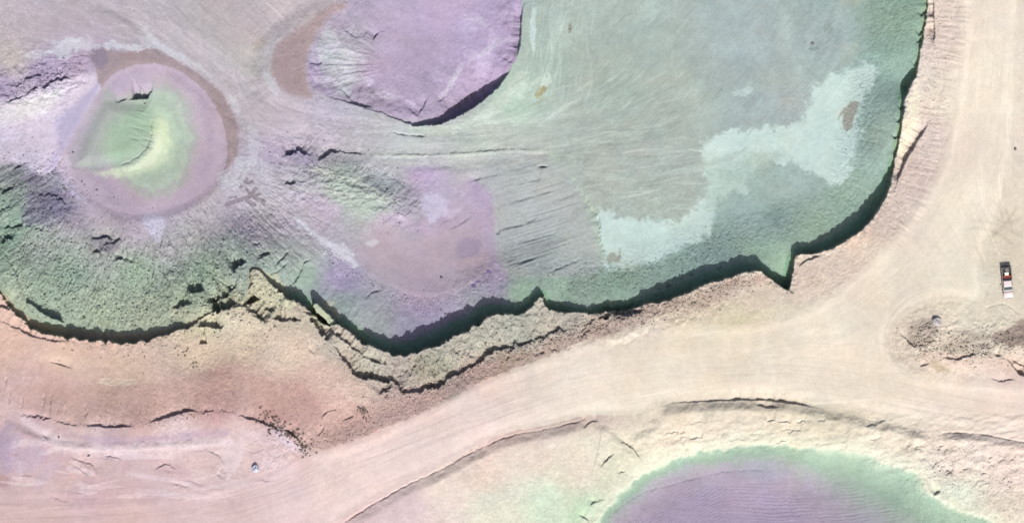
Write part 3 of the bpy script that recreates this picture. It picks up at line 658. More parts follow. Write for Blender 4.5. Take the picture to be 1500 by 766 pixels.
for (x, y, l) in [(66, 588, 14), (76, 590, 16), (88, 598, 12), (128, 606, 10), (16, 580, 14), (34, 588, 14), (205, 604, 10), (10, 560, 12), (126, 600, 10), (98, 600, 10)]:
    groove([(x, y - l), (x - 2, y), (x - 4, y + l)], .22, 1.0, seed=x + y)
patch([(100, 634), (150, 640), (220, 640), (290, 632), (330, 628), (330, 640), (260, 644), (180, 650), (130, 648)], (188, 166, 184), .7, 6, 4, 16, 310)
patch([(28, 606), (60, 624), (100, 645), (150, 650), (240, 646), (330, 641), (336, 652), (240, 660), (150, 664), (90, 658), (40, 626)], (236, 220, 226), .6, 5, 3, 14, 311)
ramp([(10, 606), (50, 630), (100, 644), (170, 646), (260, 642), (335, 636)], .35, 12, F=26, seed=312)
patch([(352, 640), (372, 628), (405, 618), (425, 636), (450, 660), (420, 656), (390, 650)], (226, 210, 222), .4, 6, 4, 14, 313)
patch([(398, 632), (410, 634), (436, 654), (448, 662), (428, 660)], (222, 208, 222), .6, 5, 3, 10, 3131)
for (x, y, rx, ry, a) in [(122, 722, 22, 20, .5), (60, 660, 14, 22, .5), (80, 680, 24, 14, .4), (98, 668, 12, 12, .4), (185, 684, 7, 9, .5), (130, 706, 8, 12, .5), (40, 640, 14, 8, .4), (5, 705, 12, 12, .6), (250, 690, 30, 14, .3), (210, 722, 30, 16, .25), (160, 730, 24, 14, .25)]:
    blob(x, y, rx, ry, (196, 168, 176), a, 30, .4, int(x + y))
for (x, y, rx, ry, a, an) in [(60, 648, 50, 6, .5, -5), (90, 655, 30, 5, .6, -20), (200, 668, 60, 5, .5, 0), (230, 700, 50, 4, .4, 8), (30, 690, 5, 16, .5, 0), (120, 690, 26, 5, .5, 10), (340, 670, 16, 30, .5, 30), (260, 725, 60, 5, .4, 5), (330, 710, 40, 5, .4, -10)]:
    blob(x, y, rx, ry, (230, 214, 220), a, an, .5, int(x + 3 * y))
for pts in ([(100, 668), (118, 676), (132, 690)], [(104, 680), (120, 690), (130, 700)], [(60, 634), (66, 640), (70, 646)], [(330, 680), (318, 694), (330, 702)], [(300, 660), (320, 668), (330, 684)], [(150, 668), (170, 670), (180, 674)], [(225, 690), (245, 680), (260, 690)], [(110, 672), (135, 682), (140, 696)]):
    step(pts, 1.8, F=7, jag=1.5, seed=int(pts[0][0] + 9))
blob(-4, 655, 28, 34, (166, 152, 178), .65, 0, .6, 3201, .6); blob(4, 704, 10, 9, (178, 150, 148), .8, 0, .4, 3202); blob(40, 672, 30, 16, (190, 172, 190), .6, -30, .4, 3203); blob(70, 690, 30, 10, (196, 176, 190), .5, -50, .4, 3204)
for k_ in range(34):
    x = random.uniform(20, 420); y = random.uniform(655, 735)
    if y > 740 - max(x - 250, 0) * .25: continue
    a_ = random.uniform(-.3, .35); l = random.uniform(10, 40)
    blob(x, y, l, random.uniform(1.5, 4), (232, 212, 214) if k_ % 3 else (200, 174, 178), random.uniform(.3, .6), math.degrees(a_), .6, 3300 + k_)
    if k_ % 3 == 0: step([(x - l * .6, y - a_ * l * .6), (x, y), (x + l * .6, y + a_ * l * .6)], random.uniform(.4, 1.1), F=10, jag=2, seed=3400 + k_, edge=1.6)
streaks([(-20, 745), (80, 742), (200, 738), (330, 720), (420, 690)], 24, .03, 320, fine=2.2)
patch([(505, 770), (540, 752), (570, 738), (610, 714), (618, 724), (590, 750), (570, 772)], (204, 186, 190), .5, 6, 4, 14, 321)
# rough bank between the bench and the road, and the dark tuft ground
patch([(400, 618), (430, 640), (452, 662), (500, 650), (560, 622), (620, 598), (680, 566), (740, 530), (700, 540), (600, 585), (540, 610), (480, 640)], (192, 164, 158), .35, 6, 4, 10, 325)
ramp([(452, 640), (520, 610), (600, 580), (680, 545), (760, 510)], .35, 30, F=24, seed=326)
for pts in ([(470, 614), (480, 604), (492, 600), (494, 590)], [(462, 640), (472, 632), (476, 622)], [(500, 618), (512, 612), (520, 606)], [(438, 638), (446, 632)], [(448, 508), (456, 516), (462, 522)], [(70, 530), (90, 535), (108, 542)]):
    step(pts, 2.2, F=8, jag=1.2, seed=int(pts[0][0] + 11))
for (x, y, rx, ry, a, an, c) in [(350, 470, 40, 14, .5, 0, (232, 222, 198)), (430, 500, 40, 20, .4, 20, (236, 214, 196)), (170, 560, 30, 6, .5, 0, (232, 218, 198)), (300, 530, 30, 10, .3, 0, (226, 206, 184)), (520, 575, 30, 12, .5, 20, (234, 212, 198)), (100, 530, 60, 8, .4, 6, (230, 204, 186)), (1080, 470, 60, 8, .5, -15, (218, 210, 178)), (960, 470, 50, 7, .4, -25, (236, 226, 204)), (1020, 500, 60, 6, .4, -12, (222, 210, 184)), (1190, 420, 30, 12, .4, -20, (236, 218, 198)), (1115, 410, 14, 8, .4, 0, (212, 184, 170)), (1075, 412, 16, 6, .5, -20, (204, 176, 160)), (1260, 350, 22, 9, .5, -40, (228, 202, 186)), (930, 490, 50, 5, .5, -25, (238, 226, 206)), (1140, 455, 30, 10, .5, -15, (238, 228, 206))]:
    blob(x, y, rx, ry, c, a, an, .5, int(x + 5 * y))
sub = Sub([(900, 400), (1280, 510)], 5)
mm = sm(.0, .8, fbm(sub.X / 26 + sub.Y / 60, sub.Y / 9, 4, 330)) * sm(-10, -30, rim_d[sub.sl])
gain(1 - .045 * mm * sm(520, 480, sub.Y), sub.sl)

# ------------------------------------------------------------------ pit floor: haul track, green flat, terraces
TR = [(120, -40), (200, 10), (262, 70), (330, 130), (400, 172), (480, 196), (560, 208), (640, 214), (720, 212), (800, 204), (880, 190), (960, 170)]
sub, d, s, Lt = line(TR, 60)
tm = sm(44, 18, np.abs(d + 6 * fbm(s / 50, d / 14, 3, 338))) * sm(0, 60, s) * sm(0, 200, Lt - s)
tint(.5 * tm * sm(620, 500, sub.X), (194, 186, 194), sub.sl); tint(.45 * tm * sm(500, 640, sub.X), (188, 198, 190), sub.sl)
H[sub.sl] -= .3 * tm
streaks(TR, 26, .034, 340, fine=2)
streaks([(60, -30), (160, 30), (260, 60), (340, 110)], 40, .028, 341, fine=2.2, soft=24)
streaks([(430, -20), (400, 20), (370, 70), (385, 140), (440, 185)], 22, .035, 342, fine=2)
streaks([(330, -20), (300, 30), (310, 80), (370, 150)], 24, .028, 3421, fine=2)
streaks([(640, 200), (740, 180), (790, 120), (800, 0), (800, -60)], 26, .025, 343, fine=2.2)
streaks([(640, 214), (760, 208), (880, 160), (960, 60), (1000, -40)], 50, .016, 344, fine=2.4, soft=30)
streaks([(700, 214), (860, 230), (980, 220), (1100, 180), (1180, 80), (1200, -40)], 60, .014, 345, fine=2.6, soft=30)
flat = sm(770, 830, X) * sm(60, 110, rim_d) * (1 - vm)
H += flat * .010 * aniso((X + Y) / 4, (X - Y) / 16, 346, 3)
gain(1 + flat * (.014 * aniso((X + Y * .6) / 2.6, (X * .6 - Y) / 22, 347, 3) + .016 * N2 + .016 * aniso(X / 3.2, Y / 40, 3471, 2) * sm(1050, 800, X)))
tint(flat * .5 * sm(.2, 1.4, fbm(X / 46 + Y / 90, Y / 30, 5, 3472, .6)), (180, 184, 172)); tint(flat * .35 * sm(.3, 1.5, fbm(X / 34, Y / 44, 5, 3473, .65)), (186, 202, 196))
patch([(392, 60), (402, 52), (398, 75), (385, 90)], (206, 204, 208), .4, 6, 5, 10, 348)
patch([(370, 62), (385, 58), (392, 62), (382, 72)], (178, 162, 154), .5, 4, 4, 10, 349)
for (x, y, rx, ry, a, an, c) in [(781, 42, 4, 30, .8, 0, (204, 222, 218)), (822, 46, 14, 26, .35, 0, (200, 216, 206)), (770, 128, 22, 10, .7, -30, (204, 222, 210)), (800, 122, 6, 12, .8, 30, (206, 220, 210)), (830, 156, 26, 4, .6, -30, (202, 214, 204)), (706, 172, 40, 6, .6, -22, (204, 216, 208)), (950, 15, 12, 14, .4, 30, (196, 212, 204)), (1010, 130, 22, 12, .35, -20, (190, 206, 198)), (1090, 135, 14, 7, .6, -10, (196, 212, 206)), (1150, 40, 12, 20, .3, 0, (192, 208, 202)), (1040, 155, 26, 10, .25, -30, (190, 206, 198)), (900, 260, 40, 5, .35, 10, (196, 208, 200)), (1000, 250, 30, 6, .4, -10, (196, 212, 206)), (985, 285, 60, 12, .3, 0, (172, 184, 176)), (1155, 150, 16, 12, .5, 0, (176, 180, 174)), (900, 225, 60, 6, .35, 0, (174, 180, 174)),
                              (960, 215, 40, 14, .3, -10, (176, 182, 174)), (1192, 72, 9, 2.6, .7, 5, (134, 148, 146)), (1213, 42, 7, 8, .55, 0, (140, 154, 150)), (1190, 64, 3, 3, .7, 0, (136, 148, 146)), (1180, 62, 3, 2, .6, 0, (136, 148, 146)), (1208, 67, 8, 7, .3, 0, (150, 164, 158))]:
    blob(x, y, rx, ry, c, a, an, .5, int(x * 2 + y))
blob(835, 42, 3, 7, (152, 154, 138), .9, 5, .2, 350); blob(820, 54, 2.2, 2, (162, 166, 148), .8, 0, .2, 351)
blob(794, 132, 7, 5, (166, 162, 130), .95, -30, .15, 352); blob(789, 140, 6, 6, (168, 162, 132), .95, 0, .15, 353); blob(799, 147, 3.4, 2, (172, 170, 144), .8, 0, .2, 354)
# pale salt crust
sub, mS = patch(SALT, (203, 223, 217), .94, 6, 9, 14, 360)
patch([(1034, 260), (1046, 236), (1080, 226), (1120, 228), (1100, 250), (1086, 272), (1050, 274), (1040, 300), (1030, 290)], (180, 200, 190), .55, 6, 10, 7, 361)
patch([(1090, 230), (1120, 222), (1150, 226), (1120, 245), (1095, 262)], (174, 193, 183), .6, 6, 8, 8, 362)
patch([(1034, 236), (1060, 230), (1092, 216), (1094, 220), (1064, 238), (1036, 242)], (178, 192, 184), .6, 2, 1.5, 12, 363)
patch([(1252, 148), (1258, 152), (1252, 170), (1248, 186), (1240, 192), (1234, 184), (1235, 168), (1230, 172), (1228, 176), (1232, 162), (1240, 156), (1246, 150)], (164, 166, 156), .95, 1.5, 1, 10, 364)
patch([(888, 378), (896, 370), (904, 374), (908, 362), (909, 382), (898, 384), (892, 388)], (166, 172, 160), .9, 2, 1.5, 6, 365)
blob(1130, 312, 18, 12, (146, 168, 160), .6, 5, .25, 366)
blob(1075, 290, 44, 44, (156, 180, 172), .45, 0, .3, 367)
sub = Sub(SALT, 30); pb = sm(.6, 1.3, fbm(sub.X / 3, sub.Y / 3, 2, 368)) * sm(30, 45, rim_d[sub.sl]) * sm(84, 66, rim_d[sub.sl])
tint(pb * .7, (140, 160, 152), sub.sl)
for (x, y, rx, ry, a, an) in [(930, 350, 40, 12, .3, 5), (1100, 205, 50, 6, .3, -10), (1200, 200, 30, 30, .2, 0), (1060, 240, 22, 10, .5, 30), (1045, 285, 8, 30, .4, 10), (1000, 335, 30, 8, .4, -30), (1225, 120, 24, 8, .25, -30), (1150, 232, 30, 5, .5, 15)]:
    blob(x, y, rx, ry, (186, 206, 199), a, an, .8, int(x * 2 + y), .5)
# terrace edge and its north side
TE = [(540, 228), (570, 226), (610, 226), (650, 226), (690, 224), (730, 219), (770, 219), (800, 221), (815, 228)]
ramp(TE, -.25, 6, F=30, seed=370)
step([(535, 225), (560, 226), (600, 227), (640, 227), (652, 226), (680, 224), (720, 221), (760, 219), (800, 221)], [.4, .9, 1, 1.6, 1, .9, 1.4, 1, .6], F=12, jag=1.3, seed=371, vary=.9, edge=1.8, tap=30)
patch([(540, 222), (640, 224), (720, 218), (790, 216), (812, 222), (800, 220), (720, 223), (650, 229), (545, 228)], (160, 168, 160), .45, 2, 2, 8, 3711)
patch([(545, 232), (640, 230), (700, 228), (770, 224), (808, 228), (800, 236), (720, 236), (640, 240), (560, 244)], (206, 208, 206), .55, 4, 3, 12, 372)
patch([(808, 224), (822, 232), (840, 256), (858, 285), (872, 304), (876, 340), (886, 384), (874, 388), (862, 340), (850, 305), (826, 262), (806, 238)], (180, 198, 176), .6, 5, 4, 8, 373)
step([(890, 386), (880, 350), (878, 318), (862, 298), (846, 272), (828, 244)], 2, F=8, jag=2, seed=374)
groove([(785, 244), (795, 244), (804, 244)], .5, 1.3, .2, seed=375)
for pts, L in (([(684, 268), (700, 264), (720, 259), (742, 256)], 3), ([(706, 275), (712, 272)], 4), ([(724, 344), (740, 336), (765, 330), (795, 317)], 3), ([(724, 344), (735, 343)], 4), ([(746, 394), (770, 384), (792, 377)], 2.5), ([(724, 308), (735, 306)], 3), ([(800, 402), (830, 390), (856, 378)], 2.2), ([(738, 386), (760, 378)], 2), ([(755, 272), (800, 262)], 1.6), ([(800, 300), (850, 284)], 1.6), ([(740, 300), (800, 284), (830, 276)], 1.4), ([(752, 360), (820, 342)], 1.4), ([(652, 343), (680, 325), (698, 312)], 1.8), ([(640, 330), (672, 318)], 1.6), ([(560, 286), (572, 274), (582, 268)], 4), ([(565, 262), (580, 266), (600, 280)], 2.5)):
    step(pts, L * .55, F=14, jag=.9, seed=int(pts[0][0] + pts[0][1]), vary=.7, edge=2.2)
sub = Sub([(710, 240), (880, 410)], 5)
mm = sm(715, 745, sub.X) * sm(885, 860, sub.X) * sm(232, 250, sub.Y) * sm(415, 390, sub.Y)
H[sub.sl] += mm * .022 * aniso((sub.Y + sub.X * .3) / 7, (sub.X - sub.Y * .3) / 60, 376, 3)
gain(1 + mm * .022 * aniso((sub.Y + sub.X * .3) / 4, (sub.X - sub.Y * .3) / 60, 377, 3), sub.sl)
patch([(704, 262), (760, 238), (815, 234), (842, 262), (862, 305), (872, 345), (882, 386), (862, 402), (800, 406), (745, 402), (730, 380), (724, 340), (722, 300)], (178, 184, 183), .8, 5, 3, 8, 3781)
patch([(688, 266), (712, 274), (722, 300), (724, 345), (730, 385), (742, 404), (722, 408), (708, 380), (704, 350), (696, 310), (684, 290)], (182, 167, 192), .6, 5, 4, 8, 3782)
rr2 = random.Random(77)
for k_ in range(46):
    y0_ = rr2.uniform(248, 400); x0_ = rr2.uniform(716, 780); L_ = rr2.uniform(30, 110)
    pts = [(x0_, y0_), (x0_ + L_ * .5, y0_ - L_ * .5 * .27), (x0_ + L_, y0_ - L_ * .30)]
    if pts[-1][0] > 872: continue
    sub, d, s, Lt = line(pts, 8)
    t = sm(0, 20, s) * sm(0, 30, Lt - s)
    gain(1 + rr2.choice((1, -1)) * rr2.uniform(.02, .05) * t * np.exp(-(d / rr2.uniform(.8, 2.2)) ** 2), sub.sl)
    H[sub.sl] += .018 * t * np.exp(-((d + 1.5) / 1.5) ** 2) - .018 * t * np.exp(-((d - 1) / 1.3) ** 2)
# violet floor
patch([(520, 360), (560, 345), (620, 346), (660, 330), (705, 330), (716, 370), (714, 396), (690, 418), (650, 438), (620, 440), (580, 424), (545, 396), (524, 384)], (184, 168, 180), .6, 10, 6, 20, 380)
blob(686, 364, 20, 16, (162, 148, 172), .75, -30, .2, 381)
blob(690, 384, 26, 8, (200, 180, 190), .6, -15, .4, 3811)
patch([(616, 292), (630, 283), (645, 285), (657, 296), (655, 312), (640, 322), (628, 330), (624, 318), (616, 308)], (198, 192, 212), .85, 3, 4, 7, 382)
patch([(655, 316), (670, 304), (678, 306), (660, 322)], (196, 188, 208), .5, 3, 3, 7, 383)
patch([(432, 318), (452, 330), (480, 352), (506, 360), (520, 378), (524, 392), (508, 384), (486, 368), (462, 348), (440, 332)], (206, 206, 216), .9, 3, 4, 7, 384)
patch([(536, 355), (552, 351), (554, 356), (542, 361)], (206, 206, 216), .7, 3, 2, 7, 385)
patch([(330, 262), (360, 250), (400, 262), (418, 290), (400, 312), (370, 318), (335, 300)], (190, 188, 200), .55, 12, 8, 16, 386)
for pts, w in (([(332, 299), (350, 293), (366, 286), (374, 276)], 3.2), ([(364, 289), (380, 284)], 2), ([(362, 294), (372, 299)], 3.2), ([(352, 273), (358, 268), (361, 262)], 2.6), ([(362, 268), (370, 266)], 2), ([(372, 290), (384, 293), (387, 297)], 2.4), ([(350, 262), (354, 252)], 1.2), ([(361, 276), (364, 281)], 2), ([(336, 290), (345, 288)], 1.3)):
    sub, d, s, Lt = line(pts, 12)
    q2 = np.where((s <= 0.01) | (s >= Lt - .01), np.abs(d) , np.abs(d))
    tint(.85 * sm(w + .9, w - .9, q2 + .8 * fbm(sub.X / 3, sub.Y / 3, 2, 9)), (142, 134, 144), sub.sl)
    H[sub.sl] -= .06 * sm(w + .9, w - .9, q2)
# green spoil mound in the violet terrace
sub = Sub([(400, 210), (620, 350)], 20)
mm = np.exp(-(((sub.X - 520) / 85) ** 2 + ((sub.Y - 285 - (sub.X - 520) * .28) / 32) ** 2))
H[sub.sl] += 1.2 * mm + mm * .34 * (1 - 1.3 * np.abs(fbm(sub.X / 20 + sub.Y / 50, sub.Y / 13 - sub.X / 60, 4, 390, .6)))
a2 = np.arctan2(sub.Y - 270, sub.X - 505); r2 = np.hypot(sub.X - 505, sub.Y - 270)
H[sub.sl] += np.clip(mm * 1.4, 0, 1) * sm(.9, .3, mm) * .13 * aniso((a2 * 70 + 1.5 * N2[sub.sl]) / 3.6, r2 / 16, 3901, 3)
mm2 = sm(560, 575, sub.X + (sub.Y - 290) * .2) * sm(625, 605, sub.X) * sm(255, 275, sub.Y) * sm(350, 325, sub.Y) + sm(505, 520, sub.X) * sm(580, 560, sub.X) * sm(235, 250, sub.Y) * sm(285, 270, sub.Y)
H[sub.sl] += np.clip(mm2, 0, 1) * .14 * aniso((sub.X * .7 + sub.Y * .7) / 4.5, (sub.X - sub.Y) / 26, 391, 2)
step([(410, 232), (425, 226), (440, 222), (455, 234)], [5, 7, 6, 3], F=12, jag=3, seed=392, vary=.9)
step([(464, 236), (475, 230), (484, 224), (496, 220)], 6, F=9, jag=2, seed=393)
step([(415, 272), (425, 270), (436, 266)], 5, F=7, jag=2, seed=394)
step([(470, 222), (510, 224), (540, 228)], 2.5, F=9, jag=2, seed=395)
for (x, y, rx, ry, a, c) in [(440, 230, 22, 12, .5, (158, 148, 178)), (500, 265, 40, 20, .4, (188, 200, 190)), (545, 300, 28, 18, .4, (186, 198, 188)), (560, 268, 34, 16, .4, (158, 166, 170)), (600, 300, 12, 24, .4, (172, 164, 184)), (480, 256, 30, 5, .6, (206, 212, 204)), (520, 268, 36, 5, .6, (204, 212, 202)), (556, 290, 26, 5, .6, (202, 210, 200)), (500, 284, 24, 4, .5, (204, 208, 204)), (440, 250, 18, 5, .5, (206, 202, 212)), (585, 316, 16, 5, .5, (206, 198, 210)), (470, 300, 40, 14, .4, (188, 172, 196)), (540, 240, 40, 6, .4, (204, 202, 208)), (600, 330, 40, 8, .5, (192, 172, 200)), (360, 330, 20, 12, .3, (170, 156, 182))]:
    blob(x, y, rx, ry, c, a, 18, .5, int(x * 5))
# boulders belt along the brink of the violet floor
sub, d, s, Lt = line([(450, 345), (490, 380), (530, 408), (570, 430), (620, 444), (660, 440), (700, 420), (718, 400)], 40)
mm = np.exp(-(d / 9) ** 2)
peb = sm(.35, 1.0, fbm(sub.X / 2.6, sub.Y / 2.6, 2, 396))
H[sub.sl] += mm * .12 * peb
tint(mm * peb * .5, (210, 204, 220), sub.sl)
ramp([(716, 398), (700, 415), (660, 432), (610, 436), (560, 418), (520, 390)], .12, 8, F=14, seed=397)
for (x, y, r) in [(716, 398, 4), (694, 418, 4), (700, 412, 3)]:
    blob(x, y, r, r * .7, (126, 106, 160), .8, 0, .3, x)
step([(535, 440), (545, 430), (560, 425)], 2, F=8, seed=398)
groove([(620, 478), (621, 488)], .5, 1.2, seed=399)
# south slope streaks below the terrace
m = inpit * sm(8, 20, rim_d) * sm(100, 60, rim_d) * sm(430, 480, X) * sm(780, 720, X)
H += m * (.06 * aniso(rim_s / 7, rim_d / 40, 400, 3) + .05 * lump)
# tip of the notch spit

patch([(1090, 366), (1110, 374), (1130, 384), (1146, 398), (1156, 380), (1150, 360), (1120, 356)], (168, 194, 170), .5, 6, 5, 10, 402)
for k in range(26):
    a = random.random(); x = 1230 + 60 * a + random.uniform(-16, 8); y = 330 - 130 * a ** .8 + random.uniform(-40, -5)
    groove([(x, y), (x - 8, y - 3), (x - 17, y - 8)], .06, 1.2, seed=k + 410)

sub = Sub([(448, 40), (560, 160)], 4)
aa = np.arctan2(sub.Y - 95, sub.X - 590); r0_ = np.hypot(sub.X - 590, sub.Y - 95)
mm = sm(560, 530, sub.X) * vm[sub.sl] * sm(150, 120, sub.Y) * sm(30, 50, sub.Y)
H[sub.sl] += mm * (.10 * aniso((aa * 100 + 2 * N2[sub.sl]) / 6, r0_ / 30, 119, 3) + .12 * fbm(sub.X / 14, sub.Y / 14, 4, 1191))
for (x, y, rx, ry, a, an) in [(490, 70, 16, 7, .6, -30), (505, 100, 14, 20, .6, 0), (478, 118, 18, 8, .5, 10), (520, 80, 20, 6, .5, 20), (530, 115, 24, 6, .4, 15), (700, 30, 20, 5, .5, 20), (712, 75, 26, 4, .5, -30), (735, 60, 14, 4, .4, 0), (655, 130, 26, 4, .5, -50), (668, 110, 22, 4, .5, -60), (560, 140, 30, 6, .4, 5)]:
    blob(x, y, rx, ry, (206, 202, 216), a, an, .6, int(x + y))
# brown banks
patch([(505, 2), (480, 10), (455, 30), (430, 48), (408, 68), (399, 90), (400, 112), (412, 132), (440, 142), (456, 142), (449, 118), (451, 84), (464, 52), (480, 26), (505, 12)], (170, 152, 154), .95, 5, 2.5, seed=120)
patch([(404, 75), (430, 55), (445, 70), (440, 100), (444, 135), (420, 130), (402, 105)], (163, 144, 148), .5, 10, 4, seed=121)
ramp([(505, 6), (455, 32), (408, 70), (400, 110), (412, 132)], -.5, 30, F=30, seed=122)

# ------------------------------------------------------------------ round bowl with its bank
crescent = [(130, 80), (138, 72), (152, 69), (172, 76), (195, 75), (218, 70), (240, 76), (270, 92), (300, 112), (325, 138), (342, 166), (350, 196), (350, 225), (342, 240), (325, 245), (300, 200), (200, 200), (150, 130), (140, 100)]
patch(crescent, (162, 146, 150), .95, 3, 3, seed=130)
patch([(130, 82), (145, 69), (158, 80), (150, 100), (140, 98)], (142, 130, 148), .8, 4, 3, seed=131)
BOWL = [(158, 116), (178, 102), (203, 94), (232, 94), (262, 104), (290, 124), (314, 153), (329, 188), (333, 225), (325, 258), (305, 284), (270, 305), (228, 318), (188, 321), (152, 309), (120, 288), (96, 266), (84, 245), (96, 218), (118, 180), (138, 146)]
bd, bs_, bL = poly(BOWL)
bm = sm(-1.5, 2, bd + .8 * N3)
# colour bands follow the depth of the bowl
blk = fbm(X / 5, Y / 5, 3, 132) * 5 + fbm(X / 20, Y / 20, 3, 133) * 6
cx, cy = 224.0, 204.0
q = np.hypot((X - cx) / .80, (Y - cy) / 1.08) + blk + 7 * sm(.7, 1.1, np.abs(fbm(X / 3, Y / 2.4, 2, 139)))
bands = [(0, (212, 226, 194)), (24, (208, 224, 192)), (31, (192, 211, 188)), (48, (182, 200, 181)), (53, (174, 190, 176)), (66, (184, 196, 183)), (70, (177, 182, 177)), (82, (184, 177, 181)), (86, (190, 174, 188)), (105, (182, 167, 184)), (128, (188, 173, 188)), (160, (192, 176, 192))]
bx = [b[0] * 1.0 for b in bands]
bc = [np.interp(q, bx, [b[1][k] for b in bands]) for k in range(3)]
for k in range(3): COL[k] = COL[k] * (1 - bm) + bc[k] * bm
H -= sm(-7, 9, bd) * .35 + sm(0, 90, bd) * .8
patch([(140, 252), (175, 248), (202, 240), (220, 222), (228, 192), (240, 188), (250, 205), (244, 230), (226, 248), (196, 256), (165, 258)], (216, 230, 200), .75, 5, 4, 10, 1341)
patch([(165, 248), (200, 240), (219, 222), (226, 200), (236, 204), (234, 226), (218, 242), (190, 250)], (226, 236, 210), .95, 2.5, 3, 8, 134)
patch([(96, 232), (110, 205), (125, 172), (142, 146), (160, 128), (185, 148), (222, 156), (220, 190), (222, 208), (208, 226), (188, 240), (160, 248), (120, 248)], (168, 176, 172), .9, 7, 4, 20, 135)
patch([(155, 195), (190, 160), (222, 158), (220, 205), (196, 232), (160, 235)], (156, 184, 158), .75, 14, 5, 20, 136)
patch([(90, 240), (100, 212), (125, 168), (140, 145), (150, 150), (125, 200), (112, 235)], (180, 168, 184), .8, 10, 4, 20, 137)
patch([(160, 125), (185, 106), (215, 105), (228, 120), (218, 135), (190, 137), (170, 142)], (186, 172, 192), .85, 7, 4, 20, 138)
# slumped mound inside the bowl
sub = Sub([(90, 130), (240, 260)], 20)
MD = [(148, 150), (165, 145), (190, 148), (215, 145), (226, 118), (228, 160), (222, 185), (221, 205), (212, 222), (196, 234), (170, 243), (130, 248), (105, 240), (125, 190)]
d, s, L = segdist(sub.X, sub.Y, catmull(MD, 4, True), True, True)
H[sub.sl] += .55 * sm(0, 22, d)
groove([(175, 243), (190, 236), (205, 226), (216, 212), (221, 196), (220, 175)], .25, 1.3, seed=140)
step([(168, 151), (180, 148), (188, 144)], 3, F=9, seed=141)
step([(185, 147), (198, 146), (214, 144), (221, 136), (225, 122)], [5, 10, 9, 4, 3], F=14, seed=142, jag=1.5)
sub = Sub([(190, 150), (226, 240)], 4)
mm = sm(26, 10, np.hypot(sub.X - 208, (sub.Y - 190) * .5))
H[sub.sl] += mm * .10 * aniso(sub.X / 26 + sub.Y / 60, sub.Y / 3.2 - sub.X / 12, 143, 2)
# whitish fringe above the bank
for (x, y, rx, ry, a, an) in [(95, 70, 22, 12, .8, -15), (125, 66, 18, 10, .6, 10), (50, 82, 18, 7, .5, -10), (165, 66, 14, 6, .8, 0), (196, 70, 20, 5, .85, 0), (222, 62, 14, 9, .7, 30), (250, 78, 30, 6, .6, 32), (290, 102, 30, 6, .45, 38), (215, 48, 8, 14, .4, 20), (372, 212, 12, 26, .5, 0), (350, 250, 10, 22, .5, 10), (330, 262, 14, 10, .5, 0), (384, 250, 22, 12, .35, 30), (358, 240, 9, 16, .4, 0), (340, 150, 6, 24, .35, -30), (395, 120, 6, 22, .5, -35)]:
    blob(x, y, rx, ry, (204, 205, 214), a, an, .6, int(x * 3 + y))
patch([(85, 246), (100, 228), (104, 250), (118, 285), (150, 310), (128, 300), (100, 280)], (204, 192, 214), .6, 3, 3, 8, 145)
patch([(205, 318), (232, 316), (244, 322), (236, 348), (226, 352)], (204, 200, 220), .8, 4, 3, 12, 146)
patch([(160, 308), (175, 320), (188, 322), (180, 330), (165, 322)], (168, 150, 168), .6, 4, 2, 12, 147)

east = sm(620, 900, X) * (1 - inpit)
for k_, v in enumerate((240, 229, 211)):
    COL[k_] = COL[k_] * (1 - .40 * roadm * east) + v * .40 * roadm * east
verge = (1 - roadm) * (1 - inpit) * sm(640, 760, X) * (1 - lm)
gain(1 - .035 * verge * sm(300, 420, Y) * sm(640, 600, Y))
gain(1 - .05 * roadm * (1 - inpit) * np.exp(-((rd - 4) / 3.5) ** 2) * (.6 + .5 * N2))
gain(1 + .035 * roadm * (1 - inpit) * np.exp(-((rd - 12) / 6) ** 2))
# soil below the brink tinted with its shadow's hue: green deep east, brown westward
foot_shade = inpit * sm(.75, .45, rim_d / np.maximum(rim_len, 3) + .05 * N3) * sm(60, 45, rim_d)
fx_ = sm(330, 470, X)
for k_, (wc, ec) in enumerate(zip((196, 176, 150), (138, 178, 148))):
    COL[k_] = COL[k_] * (1 - .8 * foot_shade) + .8 * foot_shade * (wc * (1 - fx_) + ec * fx_)
foot_shade = foot_shade * 1.0
for (x0_, y0_, rx_, ry_) in ((474, 461, 22, 20), (392, 424, 26, 24), (420, 442, 12, 8)):
    blob(x0_, y0_, rx_, ry_, (204, 202, 176), .75, 35, .2, 9)
lipf = foot_shade * sm(7, 1, rim_d) * fx_
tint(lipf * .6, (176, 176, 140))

def scratch(n, box_, ang, la=(6, 26), tone=(8, 18), seed=0, wid=(.7, 1.7)):
    rr_ = random.Random(seed)
    for q_ in range(n):
        x = rr_.uniform(box_[0], box_[2]); y = rr_.uniform(box_[1], box_[3]); a = ang(x, y) + rr_.gauss(0, 7)
        i_ = int(np.argmin(np.abs(xs - x))); j_ = int(np.argmin(np.abs(ys - y)))
        if rim_d[j_, i_] * (1 if box_[4] else -1) < 12 or (box_[4] and vd[j_, i_] > -8): continue
        if _bq[j_, i_] < 1.3 or (395 < x < 470 and 30 < y < 150): continue
        if not box_[4] and roadm[j_, i_] < .9: continue
        c = [float(COL[k_][j_, i_]) + rr_.choice((1, 1, -.8)) * rr_.uniform(*tone) for k_ in range(1)]
        dlt = c[0] - float(COL[0][j_, i_]); col = [float(COL[k_][j_, i_]) + dlt * (1, 1, .95)[k_] for k_ in range(3)]
        blob(x, y, rr_.uniform(*la), rr_.uniform(*wid), col, rr_.uniform(.35, .8), a, .35, seed + q_)
scratch(70, (770, 10, 870, 150, True), lambda x, y: -82, seed=1000)
scratch(150, (770, 100, 1000, 240, True), lambda x, y: -28 + (y - 150) * .25, seed=1100)
scratch(150, (880, 10, 1240, 180, True), lambda x, y: -52 + (x - 900) * .03, (4, 18), (5, 13), seed=1300)
scratch(90, (860, 190, 1060, 310, True), lambda x, y: -6, seed=1500)
